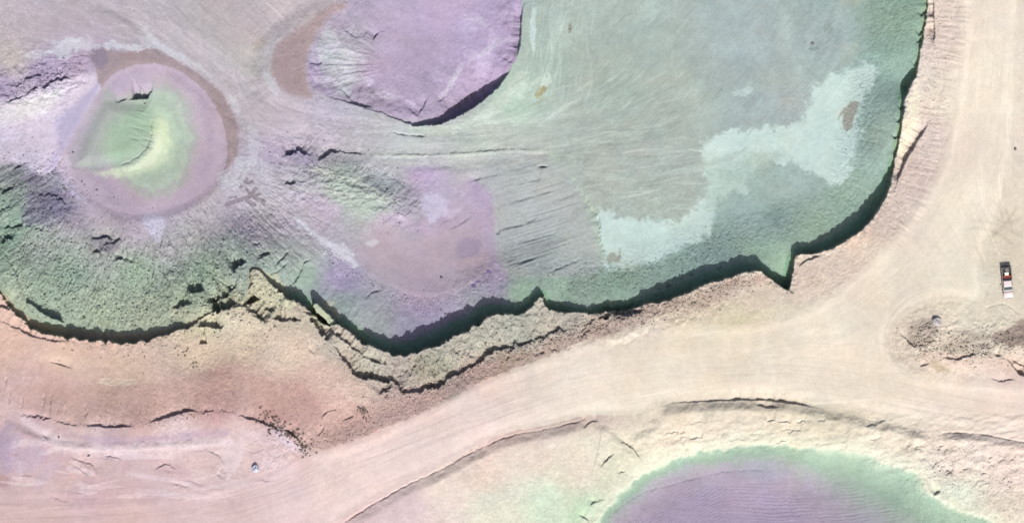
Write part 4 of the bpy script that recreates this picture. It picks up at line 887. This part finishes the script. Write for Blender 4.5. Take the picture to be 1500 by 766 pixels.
scratch(150, (180, 0, 420, 180, True), lambda x, y: 42, (8, 34), (5, 12), seed=1700)
scratch(110, (400, 165, 760, 222, True), lambda x, y: 8 - (x - 400) * .05, (10, 40), (6, 14), seed=1900)
scratch(60, (0, 0, 200, 70, True), lambda x, y: 8, (8, 30), (4, 9), seed=2100)
scratch(140, (1395, 0, 1490, 380, False), lambda x, y: -88 + max(y - 180, 0) * -.17 + 5, (8, 40), (4, 9), seed=2200)
scratch(220, (470, 520, 980, 760, False), lambda x, y: -26 + (x - 500) * .035, (10, 44), (4, 9), seed=2400)
scratch(160, (960, 490, 1500, 640, False), lambda x, y: -4 + max(x - 1150, 0) * .045, (10, 44), (4, 9), seed=2700)
scratch(90, (0, 690, 470, 770, False), lambda x, y: -4 - max(x - 200, 0) * .06, (10, 44), (4, 9), seed=2900)
rs_ = np.random.RandomState(9)
WN = rs_.normal(0, 1, X.shape).astype(f4)
WN2 = vnoise(X / 1.5, Y / 1.5, 77)
gain(1 + (.012 + .030 * rough) * WN2 * 1.5 + (.004 + .01 * rough) * WN)
H += (.0 + .03 * rough) * WN2
rid = 1 - np.abs(fbm(X / 22, Y / 22, 4, 430, .6)) * 1.4
gain(1 + .03 * sm(.55, 1, rid) * sm(.1, .5, rough))
# ------------------------------------------------------------------ overall mottling of the soil
gain(1 + .020 * N1 + .018 * N2 + (.014 + .024 * rough) * N3 + (.008 + .03 * rough) * N4)
hue = fbm(X / 40 + 31, Y / 40 + 7, 4, 420)
COL[0] *= 1 + .010 * hue; COL[2] *= 1 - .010 * hue

def lin(c):
    c = np.clip(c / 255.0, 0, .985)
    return np.where(c < .04045, c / 12.92, ((c + .055) / 1.055) ** 2.4)
ALB = [np.clip(lin(c) / KLIT, .01, .62).astype(f4) for c in COL]

# ------------------------------------------------------------------ the ground mesh
FARZ = sm(400, 3000, np.maximum(np.maximum(-X, X - 1500), np.maximum(-Y, Y - 766)))
H = H * (1 - FARZ) 
zz = zref * (1 - FARZ)
k = (HCAM - zz) / HCAM                       # ground positions scaled about the camera by depth: image pixels line up from here
WX = ((X - 750) / PXM * k).astype(f4); WY = ((383 - Y) / PXM * k).astype(f4)
me = bpy.data.meshes.new('ground')
nv = NX * NY
co = np.empty((nv, 3), f4); co[:, 0] = WX.ravel(); co[:, 1] = WY.ravel(); co[:, 2] = H.ravel()
idx = np.arange(nv).reshape(NY, NX)
q4 = np.stack([idx[1:, :-1], idx[1:, 1:], idx[:-1, 1:], idx[:-1, :-1]], -1).reshape(-1, 4)
nf = len(q4)
me.vertices.add(nv); me.vertices.foreach_set('co', co.ravel())
me.loops.add(nf * 4); me.loops.foreach_set('vertex_index', q4.ravel().astype(np.int32))
me.polygons.add(nf); me.polygons.foreach_set('loop_start', (np.arange(nf) * 4).astype(np.int32))
me.polygons.foreach_set('use_smooth', np.ones(nf, bool))
me.update(calc_edges=True)
ca = me.attributes.new('soil', 'FLOAT_COLOR', 'POINT')
cc = np.ones((nv, 4), f4)
for i in range(3): cc[:, i] = ALB[i].ravel()
cc[:, 3] = np.clip(rough, 0, 1).ravel()
ca.data.foreach_set('color', cc.ravel())
ground = bpy.data.objects.new('ground', me)
scene.collection.objects.link(ground)
ground['kind'] = 'structure'

def ground_at(px, py):
    i = min(max(int(round((px + 14) / STEP)) + int(np.searchsorted(xs, -14)), 0), NX - 1)
    i = int(np.argmin(np.abs(xs - px))); j = int(np.argmin(np.abs(ys - py)))
    return float(WX[j, i]) + (px - float(xs[i])) / PXM, float(WY[j, i]) - (py - float(ys[j])) / PXM, float(H[j, i])

mat = bpy.data.materials.new('soil')
mat.use_nodes = True
nt = mat.node_tree
bs = nt.nodes['Principled BSDF']
bs.inputs['Roughness'].default_value = 1.0
bs.inputs['Specular IOR Level'].default_value = 0.08
at = nt.nodes.new('ShaderNodeAttribute'); at.attribute_name = 'soil'
tc = nt.nodes.new('ShaderNodeTexCoord')
def noise_node(scale, detail, rough_=.6):
    n = nt.nodes.new('ShaderNodeTexNoise'); n.inputs['Scale'].default_value = scale; n.inputs['Detail'].default_value = detail; n.inputs['Roughness'].default_value = rough_
    nt.links.new(tc.outputs['Object'], n.inputs['Vector']); return n
n1 = noise_node(4.5, 4, .8); n2 = noise_node(.55, 4)
mr = nt.nodes.new('ShaderNodeMapRange'); mr.inputs['From Min'].default_value = .25; mr.inputs['From Max'].default_value = .75; mr.inputs['To Min'].default_value = .90; mr.inputs['To Max'].default_value = 1.10
nt.links.new(n1.outputs['Fac'], mr.inputs['Value'])
mr2 = nt.nodes.new('ShaderNodeMapRange'); mr2.inputs['From Min'].default_value = .3; mr2.inputs['From Max'].default_value = .7; mr2.inputs['To Min'].default_value = .975; mr2.inputs['To Max'].default_value = 1.025
nt.links.new(n2.outputs['Fac'], mr2.inputs['Value'])
mu = nt.nodes.new('ShaderNodeMath'); mu.operation = 'MULTIPLY'; nt.links.new(mr.outputs[0], mu.inputs[0]); nt.links.new(mr2.outputs[0], mu.inputs[1])
vm_ = nt.nodes.new('ShaderNodeVectorMath'); vm_.operation = 'SCALE'
nt.links.new(at.outputs['Color'], vm_.inputs[0]); nt.links.new(mu.outputs[0], vm_.inputs['Scale'])
nt.links.new(vm_.outputs[0], bs.inputs['Base Color'])
n3 = noise_node(2.6, 6, .75)
ml = nt.nodes.new('ShaderNodeMath'); ml.operation = 'MULTIPLY_ADD'; ml.inputs[1].default_value = 1.0; ml.inputs[2].default_value = .06
nt.links.new(at.outputs['Alpha'], ml.inputs[0])
bp = nt.nodes.new('ShaderNodeBump'); bp.inputs['Distance'].default_value = .14
nt.links.new(ml.outputs[0], bp.inputs['Strength']); nt.links.new(n3.outputs['Fac'], bp.inputs['Height']); nt.links.new(bp.outputs[0], bs.inputs['Normal'])
me.materials.append(mat)

# ------------------------------------------------------------------ helpers for things
def new_mat(name, rgb, rough_=.6, metal=0.0, grime=.12, spec=.4, scale=6.0):
    m = bpy.data.materials.new(name); m.use_nodes = True
    t = m.node_tree; b = t.nodes['Principled BSDF']
    b.inputs['Roughness'].default_value = rough_; b.inputs['Metallic'].default_value = metal; b.inputs['Specular IOR Level'].default_value = spec
    c = t.nodes.new('ShaderNodeTexCoord'); n = t.nodes.new('ShaderNodeTexNoise'); n.inputs['Scale'].default_value = scale; n.inputs['Detail'].default_value = 5
    t.links.new(c.outputs['Object'], n.inputs['Vector'])
    r = t.nodes.new('ShaderNodeMix'); r.data_type = 'RGBA'
    r.inputs['A'].default_value = (*[v * (1 - grime) for v in rgb], 1); r.inputs['B'].default_value = (*[min(v * (1 + grime), .95) for v in rgb], 1)
    t.links.new(n.outputs['Fac'], r.inputs['Factor']); t.links.new(r.outputs['Result'], b.inputs['Base Color'])
    return m
import bmesh
def link(name, bm, mats, parent=None, smooth=False, bevel=0):
    if bevel:
        bmesh.ops.bevel(bm, geom=[e for e in bm.edges if e.calc_face_angle(0) > .5], offset=bevel, segments=2, affect='EDGES')
    m = bpy.data.meshes.new(name); bm.to_mesh(m); bm.free()
    for mm_ in (mats if isinstance(mats, (list, tuple)) else [mats]): m.materials.append(mm_)
    if smooth: m.polygons.foreach_set('use_smooth', [True] * len(m.polygons))
    o = bpy.data.objects.new(name, m); scene.collection.objects.link(o)
    if parent: o.parent = parent
    return o
def label(o, text, cat, group=None):
    o['label'] = text; o['category'] = cat
    if group: o['group'] = group
def loft(bm, sections, cap=True):
    """sections: list of rings of points, same count"""
    rings = [[bm.verts.new(p) for p in ring] for ring in sections]
    n = len(rings[0])
    for a, b in zip(rings[:-1], rings[1:]):
        for i in range(n):
            bm.faces.new((a[i], a[(i + 1) % n], b[(i + 1) % n], b[i]))
    if cap:
        bm.faces.new(list(reversed(rings[0]))); bm.faces.new(rings[-1])
    bmesh.ops.recalc_face_normals(bm, faces=bm.faces)
def box(bm, x0, x1, y0, y1, z0, z1, tx=0, ty=0):
    loft(bm, [[(x0, y0, z0), (x1, y0, z0), (x1, y1, z0), (x0, y1, z0)], [(x0 + tx, y0 + ty, z1), (x1 - tx, y0 + ty, z1), (x1 - tx, y1 - ty, z1), (x0 + tx, y1 - ty, z1)]])

# ------------------------------------------------------------------ pickup truck, nose towards -y
gx, gy, gz = ground_at(1475.3, 413.5)
truck = bpy.data.objects.new('pickup_truck', None); scene.collection.objects.link(truck)
truck.location = (gx, gy, gz); truck.rotation_euler = (0, 0, math.radians(5.0))
label(truck, 'dusty white pickup truck with an open dark bed parked at the right edge', 'truck')
white = new_mat('dusty_white_paint', (.44, .37, .36), .45, 0, .1, .5, 2.0)
dark = new_mat('dark_bedliner', (.045, .042, .045), .8, 0, .3, .2)
grey = new_mat('dusty_grey_metal', (.13, .11, .11), .6, 0, .3, .3)
glass = new_mat('dark_glass', (.03, .045, .045), .08, 0, .1, .6)
rubber = new_mat('tyre_rubber', (.03, .028, .027), .85, 0, .2, .2)
chrome = new_mat('dull_chrome', (.5, .5, .5), .3, .9, .1, .5)
red = new_mat('red_paint', (.32, .055, .04), .5, 0, .25, .4)
lamp_w = new_mat('lamp_glass', (.6, .6, .58), .15, 0, .05, .6); lamp_r = new_mat('tail_lamp_plastic', (.4, .02, .02), .25, 0, .1, .5)
W = .92
def prof(y, w, zb, zt, r=.12):
    return [(-w, y, zb), (-w, y, zt - r), (-w + r, y, zt), (w - r, y, zt), (w, y, zt - r), (w, y, zb)]
bm = bmesh.new()                                   # nose: bonnet and wings
loft(bm, [prof(-2.86, .70, .45, .82), prof(-2.80, .82, .38, .98), prof(-2.55, .90, .36, 1.07), prof(-2.1, W, .36, 1.12), prof(-1.62, W, .36, 1.17)])
body = link('body', bm, white, truck, True)
bm = bmesh.new(); loft(bm, [prof(-1.62, W, .34, 1.17), prof(-1.0, W, .34, 1.2), prof(.42, W, .34, 1.2), prof(.5, W, .34, 1.18)]); link('cab_side', bm, white, truck)
bm = bmesh.new()                                   # windscreen and cab glass: one raked lantern under the roof
loft(bm, [[(-.84, -1.42, 1.19), (.84, -1.42, 1.19), (.86, .42, 1.19), (-.86, .42, 1.19)], [(-.68, -.78, 1.70), (.68, -.78, 1.70), (.70, .26, 1.70), (-.70, .26, 1.70)]])
link('windows', bm, glass, truck)
bm = bmesh.new()
loft(bm, [[(-.71, -.80, 1.70), (.71, -.80, 1.70), (.73, .29, 1.70), (-.73, .29, 1.70)], [(-.71, -.80, 1.74), (.71, -.80, 1.74), (.73, .29, 1.74), (-.73, .29, 1.74)], [(-.60, -.66, 1.79), (.60, -.66, 1.79), (.62, .18, 1.79), (-.62, .18, 1.79)]])
link('roof', bm, white, truck)
for sx in (-1, 1):
    for (ya, yb, xa, xb) in ((-1.42, -.80, .85, .70), (.42, .26, .87, .71)):
        bm = bmesh.new()
        loft(bm, [[(sx * xa, ya, 1.19), (sx * (xa + .03), ya, 1.19), (sx * (xa + .03), ya + .08, 1.19), (sx * xa, ya + .08, 1.19)], [(sx * xb, yb, 1.71), (sx * (xb + .03), yb, 1.71), (sx * (xb + .03), yb + .08, 1.71), (sx * xb, yb + .08, 1.71)]])
        link('roof_pillar', bm, white, truck)
bm = bmesh.new()                                   # bed: floor, sides, bulkhead
box(bm, -.74, .74, .56, 2.74, .56, .62)
link('bed_floor', bm, dark, truck)
for sx in (-1, 1):
    bm = bmesh.new()
    loft(bm, [[(sx * .76, .54, .36), (sx * .94, .54, .36), (sx * .94, .54, 1.13), (sx * .90, .54, 1.19), (sx * .78, .54, 1.19), (sx * .76, .54, 1.15)], [(sx * .76, 2.74, .40), (sx * .93, 2.74, .40), (sx * .93, 2.74, 1.11), (sx * .89, 2.74, 1.17), (sx * .78, 2.74, 1.17), (sx * .76, 2.74, 1.13)]])
    link('bed_side', bm, grey, truck)
    bm = bmesh.new()
    box(bm, sx * 1.12 - .10, sx * 1.12 + .10, -1.30, -1.17, 1.15, 1.36, .015, .01); box(bm, min(sx * .9, sx * 1.04), max(sx * .9, sx * 1.04), -1.25, -1.21, 1.2, 1.24)
    link('mirror', bm, dark, truck)
    bm = bmesh.new(); box(bm, sx * .68 - .15, sx * .68 + .15, -2.88, -2.74, .70, .86, .02, .01); link('headlight', bm, lamp_w, truck)
    bm = bmesh.new(); box(bm, sx * .86 - .06, sx * .86 + .06, 2.745, 2.80, .7, 1.02, .005, .005); link('tail_light', bm, lamp_r, truck)
    for yy in (-1.98, 1.72):
        w_ = bpy.data.objects.new('wheel', None); scene.collection.objects.link(w_); w_.parent = truck; w_.location = (sx * .80, yy, .38)
        bm = bmesh.new(); loft(bm, [[(x, r * math.cos(a), r * math.sin(a)) for a in [i * math.tau / 24 for i in range(24)]] for x, r in ((-.125, .22), (-.13, .34), (-.09, .38), (.09, .38), (.13, .34), (.125, .22))]); link('tyre', bm, rubber, w_, True)
        bm = bmesh.new(); loft(bm, [[(x, r * math.cos(a), r * math.sin(a)) for a in [i * math.tau / 16 for i in range(16)]] for x, r in ((-.135, .08), (-.12, .22), (.12, .22), (.135, .08))]); link('rim', bm, chrome, w_, True)
bm = bmesh.new(); box(bm, -.76, .76, 2.66, 2.75, .56, 1.16, 0, .01); link('tailgate', bm, grey, truck)
bm = bmesh.new(); box(bm, -.88, .88, 2.82, 2.96, .42, .60, .03, .02); link('rear_bumper', bm, dark, truck)
bm = bmesh.new(); box(bm, -.80, .80, -2.98, -2.80, .40, .60, .05, .04); link('front_bumper', bm, chrome, truck)
bm = bmesh.new(); box(bm, -.52, .52, -2.885, -2.83, .62, .82, .01, .01); link('grille', bm, dark, truck)
bm = bmesh.new()
for sx in (-1, 1): box(bm, sx * .7 - .03, sx * .7 + .03, .52, .60, 1.2, 1.62)
box(bm, -.76, .76, .52, .60, 1.60, 1.66)
link('roll_bar', bm, dark, truck)
def on_truck(x, y, z):
    v = Matrix.Rotation(math.radians(5.0), 3, 'Z') @ Vector((x, y, z)); return (gx + v.x, gy + v.y, gz + v.z)
tb = bpy.data.objects.new('tool_chest', None); scene.collection.objects.link(tb); tb.location = on_truck(0, .93, .62); tb.rotation_euler = (0, 0, math.radians(5))
label(tb, 'rusty red tool chest lying across the front of the truck bed', 'tool chest')
bm = bmesh.new(); box(bm, -.70, .70, -.28, .28, 0, .38); link('chest_body', bm, red, tb)
bm = bmesh.new(); box(bm, -.72, .72, -.30, .30, .385, .46, .03, .03); link('lid', bm, red, tb)
bm = bmesh.new(); box(bm, -.06, .06, .302, .33, .28, .40); link('latch', bm, chrome, tb)
yl = new_mat('pale_yellow_plastic', (.62, .50, .28), .55, 0, .1)
cb = bpy.data.objects.new('storage_box', None); scene.collection.objects.link(cb); cb.location = on_truck(-.02, 1.56, .62); cb.rotation_euler = (0, 0, math.radians(5))
label(cb, 'small pale yellow box standing in the middle of the truck bed', 'box')
bm = bmesh.new(); box(bm, -.33, .33, -.25, .25, 0, .40, -.02, -.02); link('box_body', bm, yl, cb)
bm = bmesh.new(); box(bm, -.36, .36, -.28, .28, .405, .45, .02, .02); link('lid', bm, new_mat('cream_plastic', (.72, .66, .48), .5), cb)
spare = bpy.data.objects.new('spare_wheel', None); scene.collection.objects.link(spare); spare.location = on_truck(.12, 2.26, .62 + .13)
label(spare, 'grey spare wheel lying flat in the rear of the truck bed', 'wheel')
bm = bmesh.new(); loft(bm, [[(r * math.cos(a), r * math.sin(a), z) for a in [i * math.tau / 24 for i in range(24)]] for z, r in ((-.12, .22), (-.13, .34), (-.09, .38), (.09, .38), (.13, .34), (.12, .22))]); link('tyre', bm, new_mat('dusty_rubber', (.13, .12, .125), .9), spare, True)
bm = bmesh.new(); loft(bm, [[(r * math.cos(a), r * math.sin(a), z) for a in [i * math.tau / 16 for i in range(16)]] for z, r in ((-.1, .22), (.08, .22), (.1, .1))]); link('rim', bm, new_mat('dusty_steel', (.3, .3, .31), .5, .5), spare, True)

# ------------------------------------------------------------------ boulders, loose stones
def rock_bm(rx, ry, rz, seed, sub_=3, rug=.22, cut=.25):
    bm = bmesh.new(); bmesh.ops.create_icosphere(bm, subdivisions=sub_, radius=1)
    rnd = random.Random(seed)
    planes = [(Vector((rnd.gauss(0, 1), rnd.gauss(0, 1), rnd.gauss(0, .7))).normalized(), rnd.uniform(.55, .85)) for _ in range(9)]
    for v in bm.verts:
        p = v.co.copy()
        for nrm, dd in planes:
            q_ = p.dot(nrm)
            if q_ > dd: p -= nrm * (q_ - dd) * .85
        p *= 1 + rug * mnoise.noise(p * 2.1 + Vector((seed * 3.7, 0, 0))) + rug * .35 * mnoise.noise(p * 6 + Vector((0, seed * 1.9, 0)))
        v.co = Vector((p.x * rx, p.y * ry, max(p.z, -cut) * rz))
    return bm
st1 = new_mat('blue_grey_stone', (.36, .37, .45), .9, 0, .25, .15, 5); st2 = new_mat('grey_stone', (.34, .31, .31), .95, 0, .25, .15, 5)
x_, y_, z_ = ground_at(374.2, 685)
o = link('boulder', rock_bm(.66, 1.02, 1.15, 3), st1, smooth=False); o.location = (x_, y_ - .1, z_ - .05); o.rotation_euler = (0, 0, math.radians(22))
label(o, 'blue-grey boulder lying alone on the pink ground south-west of the haul road', 'boulder')
x_, y_, z_ = ground_at(1372, 469.5)
o = link('boulder', rock_bm(.85, 1.15, 1.25, 8), st2, smooth=False); o.location = (x_, y_ - .05, z_ - .05); o.rotation_euler = (0, 0, math.radians(30))
label(o, 'dark grey boulder on the beige ground beside the rubble mound left of the truck', 'boulder')
DARKR = new_mat('dark_stone', (.13, .11, .12), .95, 0, .3, .1, 8)
singles = [(647, 406.5, .33, 'dark round stone alone in the middle of the violet pit floor'), (593, 432, .24, 'small dark stone at the lower left edge of the violet pit floor'), (652, 460, .26, 'small dark stone on the violet slope just above the deep shadow'),
           (130, 667, .34, 'dark stone on the pink ground below the pale crest at lower left'), (1487, 218.5, .38, 'dark lump beside the right edge of the road, above the wheel marks'), (107, 289, .3, 'dark stone below the left rim of the round green bowl'), (95, 277, .36, 'dark stone close under the left rim of the round green bowl'),
           (48, 308, .4, 'dark stone in the grey scree patch at far left'), (86, 640, .3, 'dark stone on the slope left of the long crack at lower left'), (1190, 64, .3, 'small dark stone right of the smudge on the upper green flat'), (212, 152, .26, 'small dark stone below the shadow inside the round bowl'), (835, 43, .2, 'tiny stone on the brown damp spot of the green flat')]
for i, (px, py, r, lab) in enumerate(singles):
    x_, y_, z_ = ground_at(px, py)
    o = link('stone', rock_bm(r, r * .85, r * .8, 20 + i, 2), DARKR); o.location = (x_, y_, z_); o.rotation_euler = (0, 0, i * 1.3)
    label(o, lab, 'stone')

# gravel: stones nobody could count, lying where the slopes are broken
rg = np.random.RandomState(4)
def ico():
    t_ = (1 + 5 ** .5) / 2
    v = np.array([(-1, t_, 0), (1, t_, 0), (-1, -t_, 0), (1, -t_, 0), (0, -1, t_), (0, 1, t_), (0, -1, -t_), (0, 1, -t_), (t_, 0, -1), (t_, 0, 1), (-t_, 0, -1), (-t_, 0, 1)], float); v /= np.linalg.norm(v[0])
    f = np.array([(0, 11, 5), (0, 5, 1), (0, 1, 7), (0, 7, 10), (0, 10, 11), (1, 5, 9), (5, 11, 4), (11, 10, 2), (10, 7, 6), (7, 1, 8), (3, 9, 4), (3, 4, 2), (3, 2, 6), (3, 6, 8), (3, 8, 9), (4, 9, 5), (2, 4, 11), (6, 2, 10), (8, 6, 7), (9, 8, 1)])
    return v, f
iv, iff = ico()
ZN = [  # polyline, spread px, count, size range m, colour multiplier range, tone
    ([(450, 345), (490, 382), (530, 410), (570, 432), (620, 446), (660, 440), (700, 420), (718, 400)], 8, 900, (.05, .17), (.8, 1.35)),
    ([(456, 650), (520, 628), (600, 592), (680, 552), (760, 518), (860, 485)], 11, 1500, (.05, .16), (.55, 1.15)),
    ([(560, 585), (640, 562), (700, 535), (760, 512), (830, 488), (900, 468), (960, 452)], 9, 900, (.06, .22), (.45, 1.1)),
    ([(130, 605), (200, 604), (280, 596), (350, 590)], 9, 500, (.05, .12), (.8, 1.35)),
    ([(110, 622), (200, 622), (290, 604)], 4, 220, (.06, .16), (.4, 1.0)),
    ([(130, 566), (170, 562), (230, 572)], 5, 220, (.05, .12), (1.05, 1.3)),
    ([(300, 500), (380, 490), (430, 520), (380, 540)], 20, 500, (.04, .12), (.6, 1.3)),
    ([(20, 330), (60, 400), (120, 440), (200, 455), (280, 430)], 38, 2600, (.06, .24), (.5, 1.2)),
    ([(120, 370), (200, 385), (300, 390), (380, 360)], 26, 1500, (.06, .22), (.45, 1.15)),
    ([(20, 250), (60, 270), (90, 310)], 24, 700, (.06, .22), (.45, 1.15)),
    ([(300, 440), (360, 430), (410, 440)], 22, 700, (.07, .32), (.55, 1.2)),
    ([(480, 500), (560, 545), (640, 540), (700, 505), (790, 478)], 14, 1100, (.05, .2), (.6, 1.15)),
    ([(430, 620), (420, 500), (340, 490)], 26, 500, (.05, .14), (.7, 1.2)),
    ([(800, 410), (900, 405), (970, 392), (1040, 365), (1100, 350)], 13, 1500, (.05, .15), (.55, 1.3)),
    ([(1258, 120), (1252, 180), (1236, 240)], 12, 500, (.05, .13), (.6, 1.25)),
    ([(840, 490), (900, 464), (1000, 442), (1060, 422), (1110, 405)], 9, 1500, (.05, .2), (.45, 1.1)),
    ([(1335, 490), (1400, 510), (1490, 505)], 13, 1100, (.05, .24), (.5, 1.15)),
    ([(410, 230), (470, 250), (560, 270), (600, 300)], 18, 700, (.05, .18), (.55, 1.2)),
    ([(1300, 290), (1340, 220), (1366, 120), (1372, 20)], 12, 500, (.05, .14), (.6, 1.15)),
    ([(10, 130), (60, 115), (110, 100)], 14, 350, (.05, .2), (.5, 1.2)),
    ([(1350, 690), (1440, 700), (1490, 720)], 22, 400, (.05, .16), (.6, 1.15)),
    ([(120, 290), (180, 330), (300, 320)], 16, 400, (.04, .14), (.55, 1.15)),
]
allv, allc = [], []
for pts, spread, cnt, (r0, r1), (c0, c1) in ZN:
    P = catmull(pts, 6); seg = np.hypot(*(P[1:] - P[:-1]).T); cum = np.concatenate([[0], np.cumsum(seg)])
    t_ = rg.rand(cnt) * cum[-1]
    px = np.interp(t_, cum, P[:, 0]) + rg.normal(0, spread, cnt); py = np.interp(t_, cum, P[:, 1]) + rg.normal(0, spread, cnt)
    ii = np.clip(np.searchsorted(xs, px), 1, NX - 1); jj = np.clip(np.searchsorted(ys, py), 1, NY - 1)
    ok = (roadm[jj, ii] < .3) & ((rim_d[jj, ii] > rim_len[jj, ii] + 2) | (rim_d[jj, ii] < -1))
    ii, jj = ii[ok], jj[ok]; n = len(ii)
    r = r0 + (r1 - r0) * rg.rand(n) ** 3
    V = iv[None] * r[:, None, None] * rg.uniform(.6, 1.3, (n, 1, 3)) * rg.uniform(.8, 1.15, (n, 12, 1))
    V[:, :, 2] *= .75
    V[:, :, 0] += WX[jj, ii][:, None]; V[:, :, 1] += WY[jj, ii][:, None]; V[:, :, 2] += (H[jj, ii] + r * .2)[:, None]
    c = np.stack([A[jj, ii] for A in ALB], -1) * rg.uniform(c0, c1, n)[:, None]
    allv.append(V.reshape(-1, 3)); allc.append(np.repeat(c, 12, 0))
AV = np.concatenate(allv).astype(f4); AC = np.clip(np.concatenate(allc), .01, .7).astype(f4)
nr = len(AV) // 12
F_ = (iff[None] + (np.arange(nr) * 12)[:, None, None]).reshape(-1, 3)
gm = bpy.data.meshes.new('gravel')
gm.vertices.add(len(AV)); gm.vertices.foreach_set('co', AV.ravel())
gm.loops.add(len(F_) * 3); gm.loops.foreach_set('vertex_index', F_.ravel().astype(np.int32))
gm.polygons.add(len(F_)); gm.polygons.foreach_set('loop_start', (np.arange(len(F_)) * 3).astype(np.int32))
gm.update(calc_edges=True)
ca = gm.attributes.new('soil', 'FLOAT_COLOR', 'POINT'); ca.data.foreach_set('color', np.concatenate([AC, np.full((len(AC), 1), .3, f4)], 1).ravel())
gm.materials.append(mat)
go = bpy.data.objects.new('gravel', gm); scene.collection.objects.link(go); go['kind'] = 'stuff'
label(go, 'loose gravel and small rubble strewn over the broken slopes', 'gravel')

# ------------------------------------------------------------------ dry scrub on the brown bank
leaf = new_mat('dry_leaves', (.12, .105, .08), .9, 0, .4, .1, 12); twig = new_mat('twigs', (.10, .075, .055), .9, 0, .2, .1)
def bush_meshes(seed):
    rnd = random.Random(seed); bm = bmesh.new()
    for i in range(90):
        a = rnd.uniform(0, 6.28); r = rnd.random() ** .6 * .42; h = rnd.uniform(.02, .38) * (1.15 - r)
        c = Vector((r * math.cos(a), r * math.sin(a), h)); u = Vector((rnd.gauss(0, 1), rnd.gauss(0, 1), rnd.gauss(0, .7))).normalized(); v = u.orthogonal().normalized()
        l = rnd.uniform(.05, .12)
        bm.faces.new([bm.verts.new(c + u * l), bm.verts.new(c + v * l * .45), bm.verts.new(c - u * l), bm.verts.new(c - v * l * .45)])
    m1 = bpy.data.meshes.new('foliage'); bm.to_mesh(m1); bm.free(); m1.materials.append(leaf)
    bm = bmesh.new()
    for i in range(9):
        a = rnd.uniform(0, 6.28); e = Vector((.34 * math.cos(a), .34 * math.sin(a), rnd.uniform(.15, .36))); w = .012
        loft(bm, [[(w, 0, -.03), (-w, w, -.03), (-w, -w, -.03)], [(e.x + w * .4, e.y, e.z), (e.x - w * .4, e.y + w * .4, e.z), (e.x - w * .4, e.y - w * .4, e.z)]])
    m2 = bpy.data.meshes.new('stem'); bm.to_mesh(m2); bm.free(); m2.materials.append(twig)
    return m1, m2
BM_ = [bush_meshes(s_) for s_ in (1, 2, 3, 4)]
spots = []
rb = random.Random(11)
def belt(pts, n, spread, lab, s0=.25, s1=.62):
    P = catmull(pts, 8)
    for i in range(n):
        p = P[rb.randrange(len(P))]; spots.append((p[0] + rb.gauss(0, spread), p[1] + rb.gauss(0, spread), rb.uniform(s0, s1), lab))
belt([(384, 607), (398, 613), (412, 622), (424, 632), (432, 642), (440, 650), (452, 660)], 150, 5.5, ('small dark dry shrub in the belt of scrub at the tip of the brown bank', 'shrubs in the belt at the tip of the bank'))
belt([(522, 600), (530, 600), (536, 606), (530, 609)], 30, 3.4, ('dark dry shrub in the round clump on the brown bank above the haul road', 'shrubs in the round clump above the haul road'), .25, .55)
belt([(398, 620), (396, 628), (392, 636)], 14, 2.2, ('dark dry shrub on the pale toe below the belt of scrub', 'shrubs on the pale toe'), .25, .5)
belt([(540, 520), (605, 538), (622, 536), (614, 528)], 18, 6, ('dark dry shrub on the grey-green bench under the deep shadow', 'shrubs on the grey-green bench'), .25, .55)
belt([(262, 515), (275, 520), (285, 540), (300, 518)], 16, 4, ('dark dry shrub on the pink terrace below the broken rocks', 'shrubs on the pink terrace'), .25, .5)
belt([(330, 440), (250, 442), (262, 452)], 12, 7, ('dark dry shrub on the green talus above the broken rocks', 'shrubs on the green talus'), .25, .5)
for i, (px, py, sc_, (lab, grp)) in enumerate(spots):
    x_, y_, z_ = ground_at(px, py)
    root = bpy.data.objects.new('shrub', None); scene.collection.objects.link(root)
    root.location = (x_, y_, z_); root.rotation_euler = (0, 0, rb.uniform(0, 6.28)); root.scale = (sc_, sc_, sc_ * .9)
    label(root, lab, 'shrub', grp)
    m1, m2 = BM_[i % 4]
    for nm, mm_ in (('foliage', m1), ('stem', m2)):
        o = bpy.data.objects.new(nm, mm_); scene.collection.objects.link(o); o.parent = root
